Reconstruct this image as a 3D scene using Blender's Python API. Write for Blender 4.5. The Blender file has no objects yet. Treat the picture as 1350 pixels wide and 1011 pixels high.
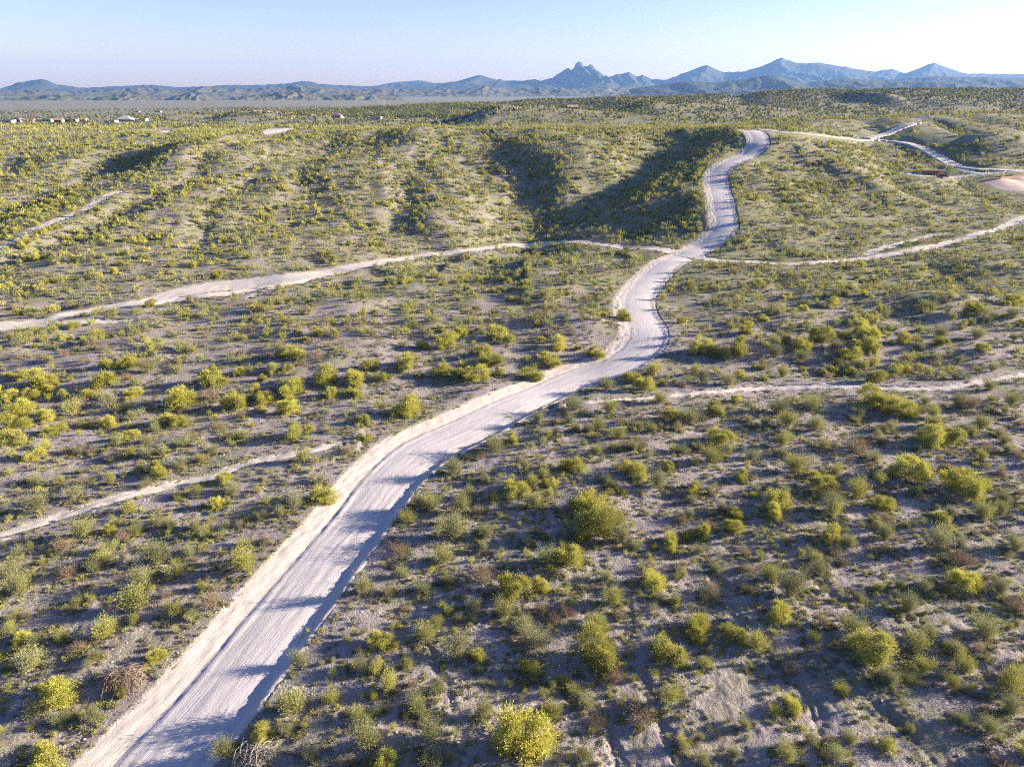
import bpy, math, random
import numpy as np
from math import radians, tan, atan, sin, cos, pi
RNG = np.random.default_rng(11)
SC = bpy.context.scene
COL = SC.collection

# ---------------------------------------------------------------- camera model (photo pixels 1350 x 1011)
F = 900.0; CX, CY = 675.0, 505.5
PITCH = atan((505.5 - 112.0) / F)
CP, SP = cos(PITCH), sin(PITCH)
H = 45.0
def ray(px, py):
    px = np.asarray(px, float); py = np.asarray(py, float)
    x = (px - CX) / F; y = (py - CY) / F
    return x, CP - y * SP, -(SP + y * CP)
def project(X, Y, Z):
    dz = Z - H
    d = Y * CP - dz * SP
    u = Y * SP + dz * CP
    return CX + F * X / d, CY - F * u / d, d

# ---------------------------------------------------------------- noise
def _hash(ix, iy, seed):
    h = (ix.astype(np.int64) * 374761393 + iy.astype(np.int64) * 668265263 + seed * 1442695041) & 0xFFFFFFFF
    h = ((h ^ (h >> 13)) * 1274126177) & 0xFFFFFFFF
    h = h ^ (h >> 16)
    return h
def gnoise(x, y, seed=0):
    ix = np.floor(x); iy = np.floor(y); fx = x - ix; fy = y - iy
    u = fx * fx * fx * (fx * (fx * 6 - 15) + 10); v = fy * fy * fy * (fy * (fy * 6 - 15) + 10)
    def g(ox, oy):
        a = _hash(ix + ox, iy + oy, seed).astype(np.float64) * (2 * pi / 4294967296.0)
        return np.cos(a) * (fx - ox) + np.sin(a) * (fy - oy)
    a = g(0, 0) * (1 - u) + g(1, 0) * u
    b = g(0, 1) * (1 - u) + g(1, 1) * u
    return (a * (1 - v) + b * v) * 1.4
def fbm(x, y, oct=4, seed=0, gain=.5):
    s = 0; a = 1; f = 1
    for k in range(oct):
        s = s + a * gnoise(x * f + 17.3 * k, y * f - 9.1 * k, seed + k); a *= gain; f *= 2.03
    return s
def ss(x, a=0., b=1.):
    t = np.clip((x - a) / (b - a), 0, 1)
    return t * t * (3 - 2 * t)

# ---------------------------------------------------------------- terrain heights
_gx = np.arange(-900, 1400, 5.)
def _table(xs, ys, blur=13):
    v = np.interp(_gx, xs, ys)
    k = np.hanning(blur + 2)[1:-1]; k /= k.sum()
    return np.convolve(np.pad(v, blur // 2, mode='edge'), k, mode='valid')
T_FOOT = _table([-400, -250, -115, -50, 15, 50, 85, 205, 400], [60, 90, 150, 200, 236, 218, 210, 288, 330])
T_CREST = _table([-500, -400, 0, 150, 200, 330, 500], [460, 440, 405, 412, 468, 505, 515])
T_ZC = _table([-500, -300, -100, 0, 140, 200, 330, 500], [19, 19.2, 20.7, 21.6, 22.4, 24.0, 27.5, 29])
# far ridge: crest row in the photo per column
RDG = [(-300, 170), (120, 168), (180, 152), (230, 146), (300, 141), (450, 135), (600, 128), (800, 121), (900, 118), (1000, 114), (1100, 109), (1200, 106.5), (1350, 105), (1500, 104), (1900, 112)]
R_A = [(a - CX) / F * .93 for a, b in RDG]
R_D = 1150.0
R_Z = [45 - R_D * tan(PITCH - atan((CY - b) / F)) for a, b in RDG]

def base(X, Y):
    yf = np.interp(X, _gx, T_FOOT); yc = np.interp(X, _gx, T_CREST); zc = np.interp(X, _gx, T_ZC)
    R = np.hypot(X, Y)
    z = -4.0 * ss(Y, 50, 185)
    # shallow wash in front of the flats
    yw = 107 + .14 * X
    z = z - 1.3 * np.exp(-((Y - yw) / 9.) ** 2)
    z = z + 1.0 * np.exp(-((Y - yw - 26) / 14.) ** 2)
    t = np.clip((Y - yf) / (yc - yf), 0, 1)
    s = .55 * t + .45 * t * t * (3 - 2 * t)
    hill = (zc + 4) * s
    u = ss((Y - yc) / 190.)
    hill = np.where(Y > yc, (zc + 4) * (1 - u) + u * 17.5, hill)
    z = z + hill
    # far ridge
    a = X / np.maximum(Y, 1.)
    A = np.interp(a, R_A, R_Z) - 13.5
    w = (ss(Y, 690, 1120) ** 1.2) * (1 - ss(Y, 1180, 2300))
    z = z + np.maximum(A, 0) * w * (Y > 0)
    z = z + np.interp(R, [800, 1500, 2500, 4000, 6000, 20000], [0, -19, -34, -46, -55, -55])
    # roughness
    onhill = ss(t, .02, .3) * (1 - .7 * u)
    z = z + .42 * fbm(X / 17., Y / 17., 3, 3) * (1 - ss(R, 300, 600))
    z = z + (.13 * fbm(X / 3.1, Y / 3.1, 3, 5) + .055 * fbm(X / .8, Y / .8, 2, 6)) * (1 - ss(R, 90, 170))
    rs = 1 - np.abs(gnoise(X / 15. + .3 * gnoise(X / 25., Y / 30., 22), Y / 60., 10))
    z = z - .55 * onhill * np.clip(rs - .66, 0, 1) * 2.9
    rg = 1 - np.abs(gnoise(X / 44. + .25 * gnoise(X / 60., Y / 60., 21), Y / 150., 9))
    z = z - 2.4 * onhill * np.clip(rg - .62, 0, 1) * 2.6 * (1 - .5 * ss(t, .9, 1.))
    z = z + 1.3 * onhill * fbm(X / 55., Y / 80., 3, 12)
    flats = ss(Y, 95, 120) * (1 - ss(t, 0, .25))
    z = z + .9 * flats * fbm(X / 24., Y / 18., 2, 31)
    fr = ss(Y, 640, 900) * (1 - ss(R, 2200, 3000)) * np.clip(A / 25., 0, 1)
    rg2 = 1 - np.abs(gnoise(X / 230., Y / 420., 41))
    z = z - fr * 6 * np.clip(rg2 - .7, 0, 1) * 3
    z = z + fr * 3 * fbm(X / 260., Y / 260., 3, 44)
    z = z + 2.2 * ss(R, 1800, 3000) * fbm(X / 900., Y / 900., 3, 51)
    return z

def march(px, py, h, lo=20., hi=16000.):
    """where the view ray of each photo pixel meets the height function"""
    px = np.atleast_1d(np.asarray(px, float)); py = np.atleast_1d(np.asarray(py, float))
    dx, dy, dz = ray(px, py)
    T = lo * (hi / lo) ** np.linspace(0, 1, 700)
    t0 = np.full(px.shape, np.nan); prev = np.full(px.shape, lo); done = np.zeros(px.shape, bool)
    for t in T:
        below = (H + dz * t) < h(dx * t, dy * t)
        new = below & ~done
        t0[new] = t; done |= below
        prev = np.where(done, prev, t)
        if done.all(): break
    t0 = np.where(np.isnan(t0), hi, t0)
    a, b = prev, t0
    for _ in range(12):
        m = .5 * (a + b)
        below = (H + dz * m) < h(dx * m, dy * m)
        b = np.where(below, m, b); a = np.where(below, a, m)
    return dx * b, dy * b

# named relief, laid out from the photograph and turned into places on the ground
# (px, py, height, sigma on the sun-away left, sigma right, sigma in depth)
BUMPS = [
    (955, 238, 5.0, 13, 45, 40), (985, 196, 6.5, 17, 60, 40), (948, 285, 3.5, 10, 35, 25),
    (262, 202, 5.5, 11, 55, 45), (735, 205, 4.5, 10, 40, 45), (560, 182, 4.0, 16, 60, 30),
    (1290, 190, 6.0, 26, 60, 45), (1330, 365, 1.5, 10, 30, 8),
    (305, 415, 1.5, 7, 22, 6), (60, 455, 1.1, 6, 20, 6), (700, 385, 1.4, 6, 16, 6), (735, 420, 1.4, 6, 16, 5),
    (1110, 398, 2.0, 9, 26, 8), (1215, 398, 1.4, 8, 25, 7), (1290, 350, 1.5, 9, 26, 8), (420, 400, 1.3, 6, 22, 6),
    (1120, 255, 2.5, 12, 40, 25),
    (655, 161, 14, 22, 160, 80), (850, 158, 15, 24, 190, 80), (330, 161, 8, 18, 90, 60), (235, 161, 7, 16, 60, 50),
    (1165, 141, 14, 26, 170, 90), (1050, 146, 5, 30, 120, 60),
]
GULLIES = [
    ([(690, 322), (725, 292), (762, 268), (815, 243), (868, 215), (915, 186)], 6.0, 14, 34),
    ([(648, 184), (676, 206), (706, 236), (716, 262), (700, 292)], 3.6, 8, 26),
    ([(118, 238), (165, 222), (215, 206)], 3.0, 9, 20),
    ([(590, 330), (540, 300), (520, 262)], 2.0, 6, 20),
    ([(820, 318), (850, 290), (905, 270)], 2.2, 6, 20),
    ([(1180, 205), (1225, 186), (1262, 170)], 4.0, 18, 30),
    ([(360, 212), (440, 205), (520, 186)], 2.5, 12, 18),
    ([(1060, 222), (1100, 240), (1150, 262)], 1.6, 6, 18),
]
_bx, _by = march([b[0] for b in BUMPS], [b[1] for b in BUMPS], base)
_gl = []
for pts, D, wr, wl in GULLIES:
    gx, gy = march([p[0] for p in pts], [p[1] for p in pts], base)
    t = np.linspace(0, len(pts) - 1, 40)
    _gl.append((np.interp(t, range(len(pts)), gx), np.interp(t, range(len(pts)), gy), D, wr, wl))
RILLS = [[(742, 905), (770, 930), (800, 955), (820, 1011)], [(850, 890), (866, 930), (872, 965), (900, 1011)],
         [(940, 760), (965, 800), (1000, 850), (1040, 890), (1075, 930), (1090, 1011)], [(1080, 850), (1130, 905), (1185, 955), (1240, 1011)],
         [(1255, 830), (1300, 890), (1350, 935)], [(1050, 745), (1110, 790), (1180, 850), (1290, 910)], [(560, 850), (590, 900), (600, 960), (590, 1011)]]
_rl = []
for pts in RILLS:
    gx, gy = march([p[0] for p in pts], [p[1] for p in pts], base)
    _rl.append((gx, gy))
def h0(X, Y):
    z = base(X, Y)
    for (px, py, A, sl, sr, sd), x, y in zip(BUMPS, _bx, _by):
        dx = X - x + 6 * gnoise(Y / 40., Y * 0 + x, 71); s = np.where(dx < 0, sl, sr)
        z = z + A * np.exp(-(dx / s) ** 2 - ((Y - y) / sd) ** 2)
    for gx, gy, D, wr, wl in _gl:
        m = (X > gx.min() - 90) & (X < gx.max() + 90) & (Y > gy.min() - 90) & (Y < gy.max() + 90)
        if not m.any(): continue
        xs, ys = X[m], Y[m]
        best = np.full(xs.shape, 1e9); side = np.zeros(xs.shape); frac = np.zeros(xs.shape)
        for k in range(len(gx)):
            d = np.hypot(xs - gx[k], ys - gy[k]); c = d < best
            best[c] = d[c]; side[c] = (xs - gx[k])[c]; frac[c] = k / (len(gx) - 1)
        w = np.where(side > 0, wr, wl)
        e = D * np.exp(-(best / w) ** 2) * (.45 + .55 * np.sin(np.clip(frac * .8 + .15, 0, 1) * pi))
        z = z.copy(); z[m] -= e
    m = (Y < 75) & (Y > 15) & (X > -30) & (X < 70)
    if m.any():
        xs, ys = X[m], Y[m]; e = np.zeros(xs.shape)
        wob = .7 * gnoise(xs / 2.3, ys / 2.3, 61)
        for gx, gy in _rl:
            best = np.full(xs.shape, 1e9)
            for k in range(len(gx) - 1):
                ax, ay, bx, by = gx[k], gy[k], gx[k + 1], gy[k + 1]
                L = (bx - ax) ** 2 + (by - ay) ** 2
                t = np.clip(((xs - ax) * (bx - ax) + (ys - ay) * (by - ay)) / L, 0, 1)
                best = np.minimum(best, np.hypot(xs - ax - t * (bx - ax), ys - ay - t * (by - ay)))
            b = np.abs(best + wob)
            e = np.maximum(e, .16 * np.exp(-(b / .4) ** 2) + .10 * np.exp(-(best / 2.) ** 2))
        z = z.copy(); z[m] -= e
    return z

# ---------------------------------------------------------------- roads: photo polylines dropped on the ground
def catmull(P, step):
    P = np.asarray(P, float)
    Q = np.vstack([2 * P[0] - P[1], P, 2 * P[-1] - P[-2]])
    out = []
    for i in range(1, len(Q) - 2):
        p0, p1, p2, p3 = Q[i - 1], Q[i], Q[i + 1], Q[i + 2]
        n = max(2, int(np.hypot(*(p2 - p1)[:2]) / step))
        for t in np.arange(n) / n:
            out.append(.5 * ((2 * p1) + (-p0 + p2) * t + (2 * p0 - 5 * p1 + 4 * p2 - p3) * t * t + (-p0 + 3 * p1 - 3 * p2 + p3) * t ** 3))
    out.append(P[-1])
    return np.array(out)
def resample(P, step):
    d = np.r_[0, np.cumsum(np.hypot(*np.diff(P[:, :2], axis=0).T))]
    s = np.arange(0, d[-1], step)
    return np.stack([np.interp(s, d, P[:, k]) for k in range(P.shape[1])], 1), s
# name, [(px, py, half width m)], left verge, right verge, kind
ROADS = [
    ('dirt_road', [(95, 1130, 2.9), (199, 1011, 2.9), (264, 937, 2.9), (345, 839, 3.0), (401, 769, 3.0), (470, 684, 3.0), (512, 630, 3.3), (560, 590, 3.7), (625, 558, 3.6), (700, 522, 3.2), (762, 496, 3.1), (815, 478, 3.1), (846, 455, 3.1), (852, 432, 3.0), (841, 408, 2.9), (842, 390, 2.9), (858, 369, 2.9), (882, 347, 2.9), (912, 333, 2.9), (945, 312, 2.9), (956, 297, 2.9), (953, 272, 2.9), (946, 238, 2.9), (950, 225, 2.9), (970, 212, 2.9), (993, 199, 2.9), (1002, 185, 2.9), (990, 171.5, 2.9)], 2.9, 1.7, 'main'),
    ('wash', [(-60, 434, 2.3), (0, 429, 2.3), (67, 421, 2.2), (135, 407, 2.0), (185, 399, 2.4), (235, 386, 3.4), (290, 377, 5.0), (336, 373, 5.6), (390, 365, 4.6), (450, 355, 3.4), (500, 346, 3.0), (560, 337, 2.4), (620, 330, 2.3), (680, 323, 2.7), (740, 319, 2.7), (800, 323, 2.0), (850, 326, 2.6), (888, 333, 2.3)], .6, .6, 'track'),
    ('wash', [(205, 400, .8), (240, 394, 1.6), (280, 388, 1.8), (318, 385, 1.6), (345, 378, 1.2)], .5, .5, 'track'),
    ('wash', [(-30, 437, .9), (40, 430, 1.2), (101, 424, 1.2), (182, 421, .8)], .5, .5, 'track'),
    ('wash', [(330, 392, .7), (365, 380, 1.0), (400, 371, 1.0), (425, 362, .7)], .5, .5, 'track'),
    ('dirt_track', [(900, 337, 1.6), (930, 341, 1.7), (960, 344, 1.6), (1000, 346, 1.5), (1050, 348, 1.3), (1100, 345, 1.3), (1160, 338, 1.7), (1200, 331, 1.7), (1250, 320, 1.6), (1300, 305, 1.5), (1350, 287, 1.5), (1420, 262, 1.5), (1560, 235, 1.5)], .5, .5, 'track'),
    ('wash', [(1140, 336, .7), (1165, 327, 1.4), (1190, 320, .9), (1225, 311, .9), (1260, 306, .6)], .5, .5, 'track'),
    ('trail', [(-60, 722, .8), (0, 705, .8), (50, 690, .8), (120, 668, .9), (200, 646, .9), (280, 628, .8), (340, 608, .75), (400, 597, .7), (455, 584, .6)], .4, .4, 'track'),
    ('trail', [(750, 534, .6), (850, 525, .6), (920, 518, .7), (1000, 512, .8), (1060, 510, .8), (1130, 509, .8), (1200, 512, .8), (1270, 508, .7), (1350, 495, .7), (1420, 488, .7)], .4, .4, 'track'),
    ('trail', [(-20, 335, 1.0), (20, 318, 1.0), (60, 297, 1.3), (90, 285, .9), (120, 270, 1.2), (158, 251, 1.2)], .5, .5, 'track'),
    ('dirt_track', [(1000, 171.5, 2.0), (1040, 175, 2.4), (1090, 181, 2.8), (1140, 185, 2.8), (1180, 188, 2.2), (1215, 196, 2.2), (1240, 209, 2.6), (1265, 219, 2.8), (1300, 223, 2.2), (1350, 226, 2.2), (1420, 229, 2.2)], .8, .8, 'track'),
    ('dirt_track', [(1142, 184, 1.8), (1170, 177, 2.0), (1190, 168, 2.2), (1210, 162, 1.8)], .8, .8, 'track'),
    ('dirt_track', [(1262, 219, 1.4), (1278, 225, 1.6), (1290, 230, 1.6), (1262, 233, 1.4), (1222, 231, 2.4), (1195, 228, 2.6)], .8, .8, 'track'),
    ('far_road', [(x, 690 + 5 * (k % 2), 2.6) for k, x in enumerate((300, 360, 420, 500, 560, 640, 720))], .8, .8, 'track'),
    ('dirt_track', [(1288, 230, 1.6), (1320, 226, 1.6), (1350, 224.5, 1.6)], .8, .8, 'track'),
]
CELL = .5
RX0, RX1, RY0, RY1 = -330., 420., 14., 760.
NXR, NYR = int((RX1 - RX0) / CELL), int((RY1 - RY0) / CELL)
R_d = np.full((NYR, NXR), 99., np.float32)     # metres beyond the road's own edge (negative inside)
R_z = np.zeros((NYR, NXR), np.float32)
road_lines = []
def lay(name, P, vl, vr, kind):
    px = np.array([p[0] for p in P], float); py = np.array([p[1] for p in P], float)
    X, Y = march(px, py, h0)
    if name == 'far_road': Y = py; X = (px - CX) / F * (Y * CP + 32 * SP); name = 'dirt_track'
    C = catmull(np.stack([X, Y, [p[2] for p in P]], 1), 1.0)
    far = np.hypot(C[:, 0], C[:, 1]).mean()
    step = .4 if kind == 'main' else (.5 if far < 150 else .9)
    C, s = resample(C, step)
    z = h0(C[:, 0], C[:, 1])
    k = int((16 if kind == 'main' else 7 if far < 300 else 22) / step) | 1
    w = np.hanning(k + 2)[1:-1]; w /= w.sum()
    zz = np.convolve(np.pad(z, k // 2, mode='edge'), w, mode='valid')
    if kind == 'main': zz = zz - .1
    road_lines.append((name, C, zz, s, vl, vr, kind))
    reach = 11.
    T = np.gradient(C[:, :2], axis=0); T /= np.linalg.norm(T, axis=1)[:, None] + 1e-9
    off = (vl - vr) * .5
    for (x, y, hw), zr, (tx, ty) in zip(C[::2], zz[::2], T[::2]):
        x -= ty * off; y += tx * off
        i0 = int((x - reach - hw - RX0) / CELL); i1 = int((x + reach + hw - RX0) / CELL)
        j0 = int((y - reach - hw - RY0) / CELL); j1 = int((y + reach + hw - RY0) / CELL)
        i0, j0 = max(i0, 0), max(j0, 0); i1, j1 = min(i1, NXR), min(j1, NYR)
        if i1 <= i0 or j1 <= j0: continue
        gx = RX0 + (np.arange(i0, i1) + .5) * CELL; gy = RY0 + (np.arange(j0, j1) + .5) * CELL
        d = np.hypot(gx[None] - x, gy[:, None] - y) - hw - .5 * (vl + vr) + .3
        sub = R_d[j0:j1, i0:i1]; c = d < sub
        sub[c] = d[c]; R_z[j0:j1, i0:i1][c] = zr
    if kind == 'track': zz += .6 * ss(C[:, 1], 368, 395)
for r in ROADS: lay(*r)
def road_field(X, Y):
    fi = (X - RX0) / CELL - .5; fj = (Y - RY0) / CELL - .5
    ok = (fi > 0) & (fi < NXR - 2) & (fj > 0) & (fj < NYR - 2)
    i = np.clip(fi.astype(int), 0, NXR - 2); j = np.clip(fj.astype(int), 0, NYR - 2)
    u = np.clip(fi - i, 0, 1); v = np.clip(fj - j, 0, 1)
    def bl(A): return (A[j, i] * (1 - u) + A[j, i + 1] * u) * (1 - v) + (A[j + 1, i] * (1 - u) + A[j + 1, i + 1] * u) * v
    d = np.where(ok, bl(R_d), 99.)
    return d, bl(R_z)
def height(X, Y):
    X = np.asarray(X, float); Y = np.asarray(Y, float)
    z = h0(X, Y); d, zr = road_field(X, Y)
    e = np.clip(d, 0, 10)
    w = 1 - ss(e, 0, 7)
    z = np.where(d < 40, z * (1 - w) + (zr + .05 + .05 * gnoise(X / 2., Y / 2., 8)) * w, z)
    return np.where(d < .05, z - 1.0 * ss(-d, -.05, .8), z)
# ---------------------------------------------------------------- mesh helpers
def mesh_from(name, V, faces, mats=(), mi=None, smooth=False, uv=None):
    me = bpy.data.meshes.new(name)
    V = np.asarray(V, np.float32)
    faces = np.asarray(faces, np.int32)
    n, k = faces.shape
    me.vertices.add(len(V)); me.vertices.foreach_set('co', V.ravel())
    me.loops.add(n * k); me.loops.foreach_set('vertex_index', faces.ravel())
    me.polygons.add(n)
    me.polygons.foreach_set('loop_start', np.arange(0, n * k, k, dtype=np.int32))
    try: me.polygons.foreach_set('loop_total', np.full(n, k, np.int32))
    except Exception: pass
    for m in mats: me.materials.append(m)
    if mi is not None: me.polygons.foreach_set('material_index', np.asarray(mi, np.int32))
    me.polygons.foreach_set('use_smooth', np.full(n, smooth, bool))
    if uv is not None:
        L = me.uv_layers.new(name='UVMap')
        L.data.foreach_set('uv', np.asarray(uv, np.float32)[faces.ravel()].ravel())
    me.update(calc_edges=True); me.validate()
    return me
def link(name, me, parent=None):
    o = bpy.data.objects.new(name, me); COL.objects.link(o)
    if parent is not None: o.parent = parent
    return o
def tag(o, label=None, cat=None, group=None, kind=None):
    if label: o['label'] = label
    if cat: o['category'] = cat
    if group: o['group'] = group
    if kind: o['kind'] = kind
    return o
def empty(name, loc, rz=0):
    o = bpy.data.objects.new(name, None); COL.objects.link(o)
    o.location = loc; o.rotation_euler = (0, 0, rz); o.empty_display_size = .3
    return o
class MB:
    """collects quads of boxes, tubes and prisms for one part"""
    def __init__(s): s.v = []; s.f = []
    def quad(s, a, b, c, d):
        i = len(s.v); s.v += [a, b, c, d]; s.f.append((i, i + 1, i + 2, i + 3))
    def box(s, x0, x1, y0, y1, z0, z1):
        i = len(s.v)
        s.v += [(x0, y0, z0), (x1, y0, z0), (x1, y1, z0), (x0, y1, z0), (x0, y0, z1), (x1, y0, z1), (x1, y1, z1), (x0, y1, z1)]
        for q in ((0, 3, 2, 1), (4, 5, 6, 7), (0, 1, 5, 4), (1, 2, 6, 5), (2, 3, 7, 6), (3, 0, 4, 7)): s.f.append(tuple(i + k for k in q))
    def tube(s, pts, radii, n=5):
        pts = np.asarray(pts, float); i0 = len(s.v)
        for k, p in enumerate(pts):
            t = pts[min(k + 1, len(pts) - 1)] - pts[max(k - 1, 0)]; t = t / (np.linalg.norm(t) + 1e-9)
            a = np.cross(t, (0.31, .2, .93)); a /= np.linalg.norm(a) + 1e-9; b = np.cross(t, a)
            for j in range(n):
                an = 2 * pi * j / n
                s.v.append(tuple(p + radii[k] * (a * cos(an) + b * sin(an))))
        for k in range(len(pts) - 1):
            for j in range(n):
                q = (i0 + k * n + j, i0 + k * n + (j + 1) % n, i0 + (k + 1) * n + (j + 1) % n, i0 + (k + 1) * n + j)
                s.f.append(q)
    def build(s, name, mat, parent=None, smooth=False):
        return link(name, mesh_from(name, s.v, s.f, [mat], smooth=smooth), parent)

# ---------------------------------------------------------------- materials
def mat_new(name):
    m = bpy.data.materials.new(name); m.use_nodes = True
    nt = m.node_tree; nt.nodes.clear()
    return m, nt
class NT:
    def __init__(s, nt): s.nt = nt
    def n(s, t, **kw):
        x = s.nt.nodes.new(t)
        for k, v in kw.items():
            if k.startswith('i_'):
                key = k[2:]; key = int(key) if key.isdigit() else key
                x.inputs[key].default_value = v
            else: setattr(x, k, v)
        return x
    def l(s, a, b): s.nt.links.new(a, b)
    def noise(s, vec, scale, detail=3., rough=.55, dist=0.):
        x = s.n('ShaderNodeTexNoise'); x.inputs['Scale'].default_value = scale; x.inputs['Detail'].default_value = detail
        x.inputs['Roughness'].default_value = rough; x.inputs['Distortion'].default_value = dist
        if vec is not None: s.l(vec, x.inputs['Vector'])
        return x.outputs['Fac']
    def ramp(s, fac, stops, interp='LINEAR'):
        x = s.n('ShaderNodeValToRGB'); cr = x.color_ramp; cr.interpolation = interp
        while len(cr.elements) < len(stops): cr.elements.new(.5)
        for e, (p, c) in zip(cr.elements, stops):
            e.position = p; e.color = (*c, 1) if len(c) == 3 else c
        s.l(fac, x.inputs['Fac']); return x.outputs['Color']
    def mix(s, fac, a, b, mode='MIX'):
        x = s.n('ShaderNodeMix', data_type='RGBA', blend_type=mode)
        if isinstance(fac, (int, float)): x.inputs[0].default_value = fac
        else: s.l(fac, x.inputs[0])
        for v, k in ((a, 6), (b, 7)):
            if isinstance(v, tuple): x.inputs[k].default_value = (*v, 1)
            else: s.l(v, x.inputs[k])
        return x.outputs[2]
    def math(s, op, a, b=None, c=None):
        x = s.n('ShaderNodeMath', operation=op)
        for k, v in enumerate((a, b, c)):
            if v is None: continue
            if isinstance(v, (int, float)): x.inputs[k].default_value = v
            else: s.l(v, x.inputs[k])
        return x.outputs[0]
    def mapr(s, v, a, b, c=0., d=1.):
        x = s.n('ShaderNodeMapRange'); x.clamp = True
        s.l(v, x.inputs[0])
        for k, q in zip((1, 2, 3, 4), (a, b, c, d)): x.inputs[k].default_value = q
        return x.outputs[0]
    def bump(s, h, strength, dist, prev=None):
        x = s.n('ShaderNodeBump'); x.inputs['Strength'].default_value = strength; x.inputs['Distance'].default_value = dist
        s.l(h, x.inputs['Height'])
        if prev is not None: s.l(prev, x.inputs['Normal'])
        return x.outputs['Normal']
    def out(s, sh):
        o = s.n('ShaderNodeOutputMaterial'); s.l(sh, o.inputs['Surface'])
    def pbsdf(s, col, rough=.9, normal=None, spec=.2):
        b = s.n('ShaderNodeBsdfPrincipled'); b.inputs['Roughness'].default_value = rough
        b.inputs['Specular IOR Level'].default_value = spec
        if isinstance(col, tuple): b.inputs['Base Color'].default_value = (*col, 1)
        else: s.l(col, b.inputs['Base Color'])
        if normal is not None: s.l(normal, b.inputs['Normal'])
        s.out(b.outputs[0]); return b

def ground_material():
    m, nt = mat_new('desert_ground'); g = NT(nt)
    geo = g.n('ShaderNodeNewGeometry'); P = geo.outputs['Position']
    sep = g.n('ShaderNodeSeparateXYZ'); g.l(P, sep.inputs[0])
    flat = g.n('ShaderNodeCombineXYZ'); g.l(sep.outputs[0], flat.inputs[0]); g.l(sep.outputs[1], flat.inputs[1])
    Q = flat.outputs[0]
    big = g.noise(Q, .035, 4, .6)
    mid = g.noise(Q, .35, 5, .65)
    fine = g.noise(Q, 3.2, 4, .7)
    grav = g.noise(Q, 11., 2, .6)
    base_c = g.ramp(big, [(.3, (.22, .188, .20)), (.5, (.29, .25, .265)), (.7, (.25, .213, .222))])
    c = g.mix(g.mapr(mid, .42, .66), base_c, (.37, .325, .335))
    c = g.mix(g.mapr(fine, .50, .60, 0, .75), c, (.22, .175, .15))
    c = g.mix(g.mapr(grav, .52, .62, 0, .85), c, (.16, .13, .115))
    c = g.mix(g.mapr(grav, .45, .36, 0, .45), c, (.60, .54, .48))
    # thin green growth between the shrubs, in patches
    at = g.n('ShaderNodeAttribute', attribute_name='growth'); gr = at.outputs['Fac']
    gm = g.noise(Q, .11, 4, .65)
    gf = g.math('MULTIPLY', g.mapr(g.math('ADD', gm, g.math('MULTIPLY', gr, .35)), .55, .82), g.mapr(fine, .35, .55, .35, 1.))
    c = g.mix(gf, c, g.mix(mid, (.11, .125, .05), (.25, .23, .125)))
    # distant plain: its countless shrubs read as grain on the ground
    at2 = g.n('ShaderNodeAttribute', attribute_name='far'); fa = at2.outputs['Fac']
    mb = g.n('ShaderNodeMapping'); g.l(Q, mb.inputs['Vector']); mb.inputs['Scale'].default_value = (.0012, .006, 1)
    band = g.noise(mb.outputs[0], 1., 4, .65)
    c = g.mix(g.math('MULTIPLY', fa, g.mapr(band, .42, .6)), c, (.25, .225, .16))
    sh = g.noise(Q, .16, 3, .75); sh2 = g.noise(Q, .012, 4, .7)
    c = g.mix(g.math('MULTIPLY', fa, g.mapr(sh, .40, .56, 0, .6)), c, (.12, .13, .08))
    c = g.mix(g.math('MULTIPLY', fa, g.mapr(sh2, .5, .66, 0, .4)), c, (.11, .12, .075))
    c = g.mix(g.math('MULTIPLY', fa, .25), c, (.21, .19, .15))
    n1 = g.bump(grav, .9, .09)
    n2 = g.bump(fine, .9, .22, n1)
    n3 = g.bump(mid, .5, .35, n2)
    g.pbsdf(c, .95, n3, .1)
    return m
def road_material(name, lo, hi, bank=None):
    m, nt = mat_new(name); g = NT(nt)
    uv = g.n('ShaderNodeUVMap', uv_map='UVMap'); U = uv.outputs[0]
    geo = g.n('ShaderNodeNewGeometry'); P = geo.outputs['Position']
    mp = g.n('ShaderNodeMapping'); g.l(U, mp.inputs['Vector']); mp.inputs['Scale'].default_value = (1.6, .16, 1)
    st = g.noise(mp.outputs[0], 1.0, 5, .65, .6)
    mp2 = g.n('ShaderNodeMapping'); g.l(U, mp2.inputs['Vector']); mp2.inputs['Scale'].default_value = (7., .35, 1)
    st2 = g.noise(mp2.outputs[0], 1.0, 3, .6, .8)
    blot = g.noise(P, .22, 4, .6); fine = g.noise(P, 6., 3, .7)
    c = g.mix(g.mapr(st, .35, .65), lo, hi)
    c = g.mix(g.mapr(blot, .45, .7, 0, .5), c, tuple(.86 * v for v in lo))
    c = g.mix(g.mapr(st2, .54, .7, 0, .22), c, tuple(.62 * v for v in lo))
    c = g.mix(g.mapr(fine, .52, .7, 0, .35), c, tuple(.55 * v for v in lo))
    if bank:
        su = g.n('ShaderNodeSeparateXYZ'); g.l(U, su.inputs[0])
        w_ = g.math('ADD', su.outputs[0], g.math('MULTIPLY', g.math('SUBTRACT', blot, .5), 1.6))
        c = g.mix(g.mapr(w_, -3.3, -2.9, .8, 0.), c, bank)
        c = g.mix(g.mapr(w_, 3.2, 3.8, 0., .7), c, bank)
    n1 = g.bump(fine, .5, .05)
    n2 = g.bump(st2, .8, .05, n1)
    n3 = g.bump(st, .3, .06, n2)
    g.pbsdf(c, .95, n3, .1)
    return m
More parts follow.
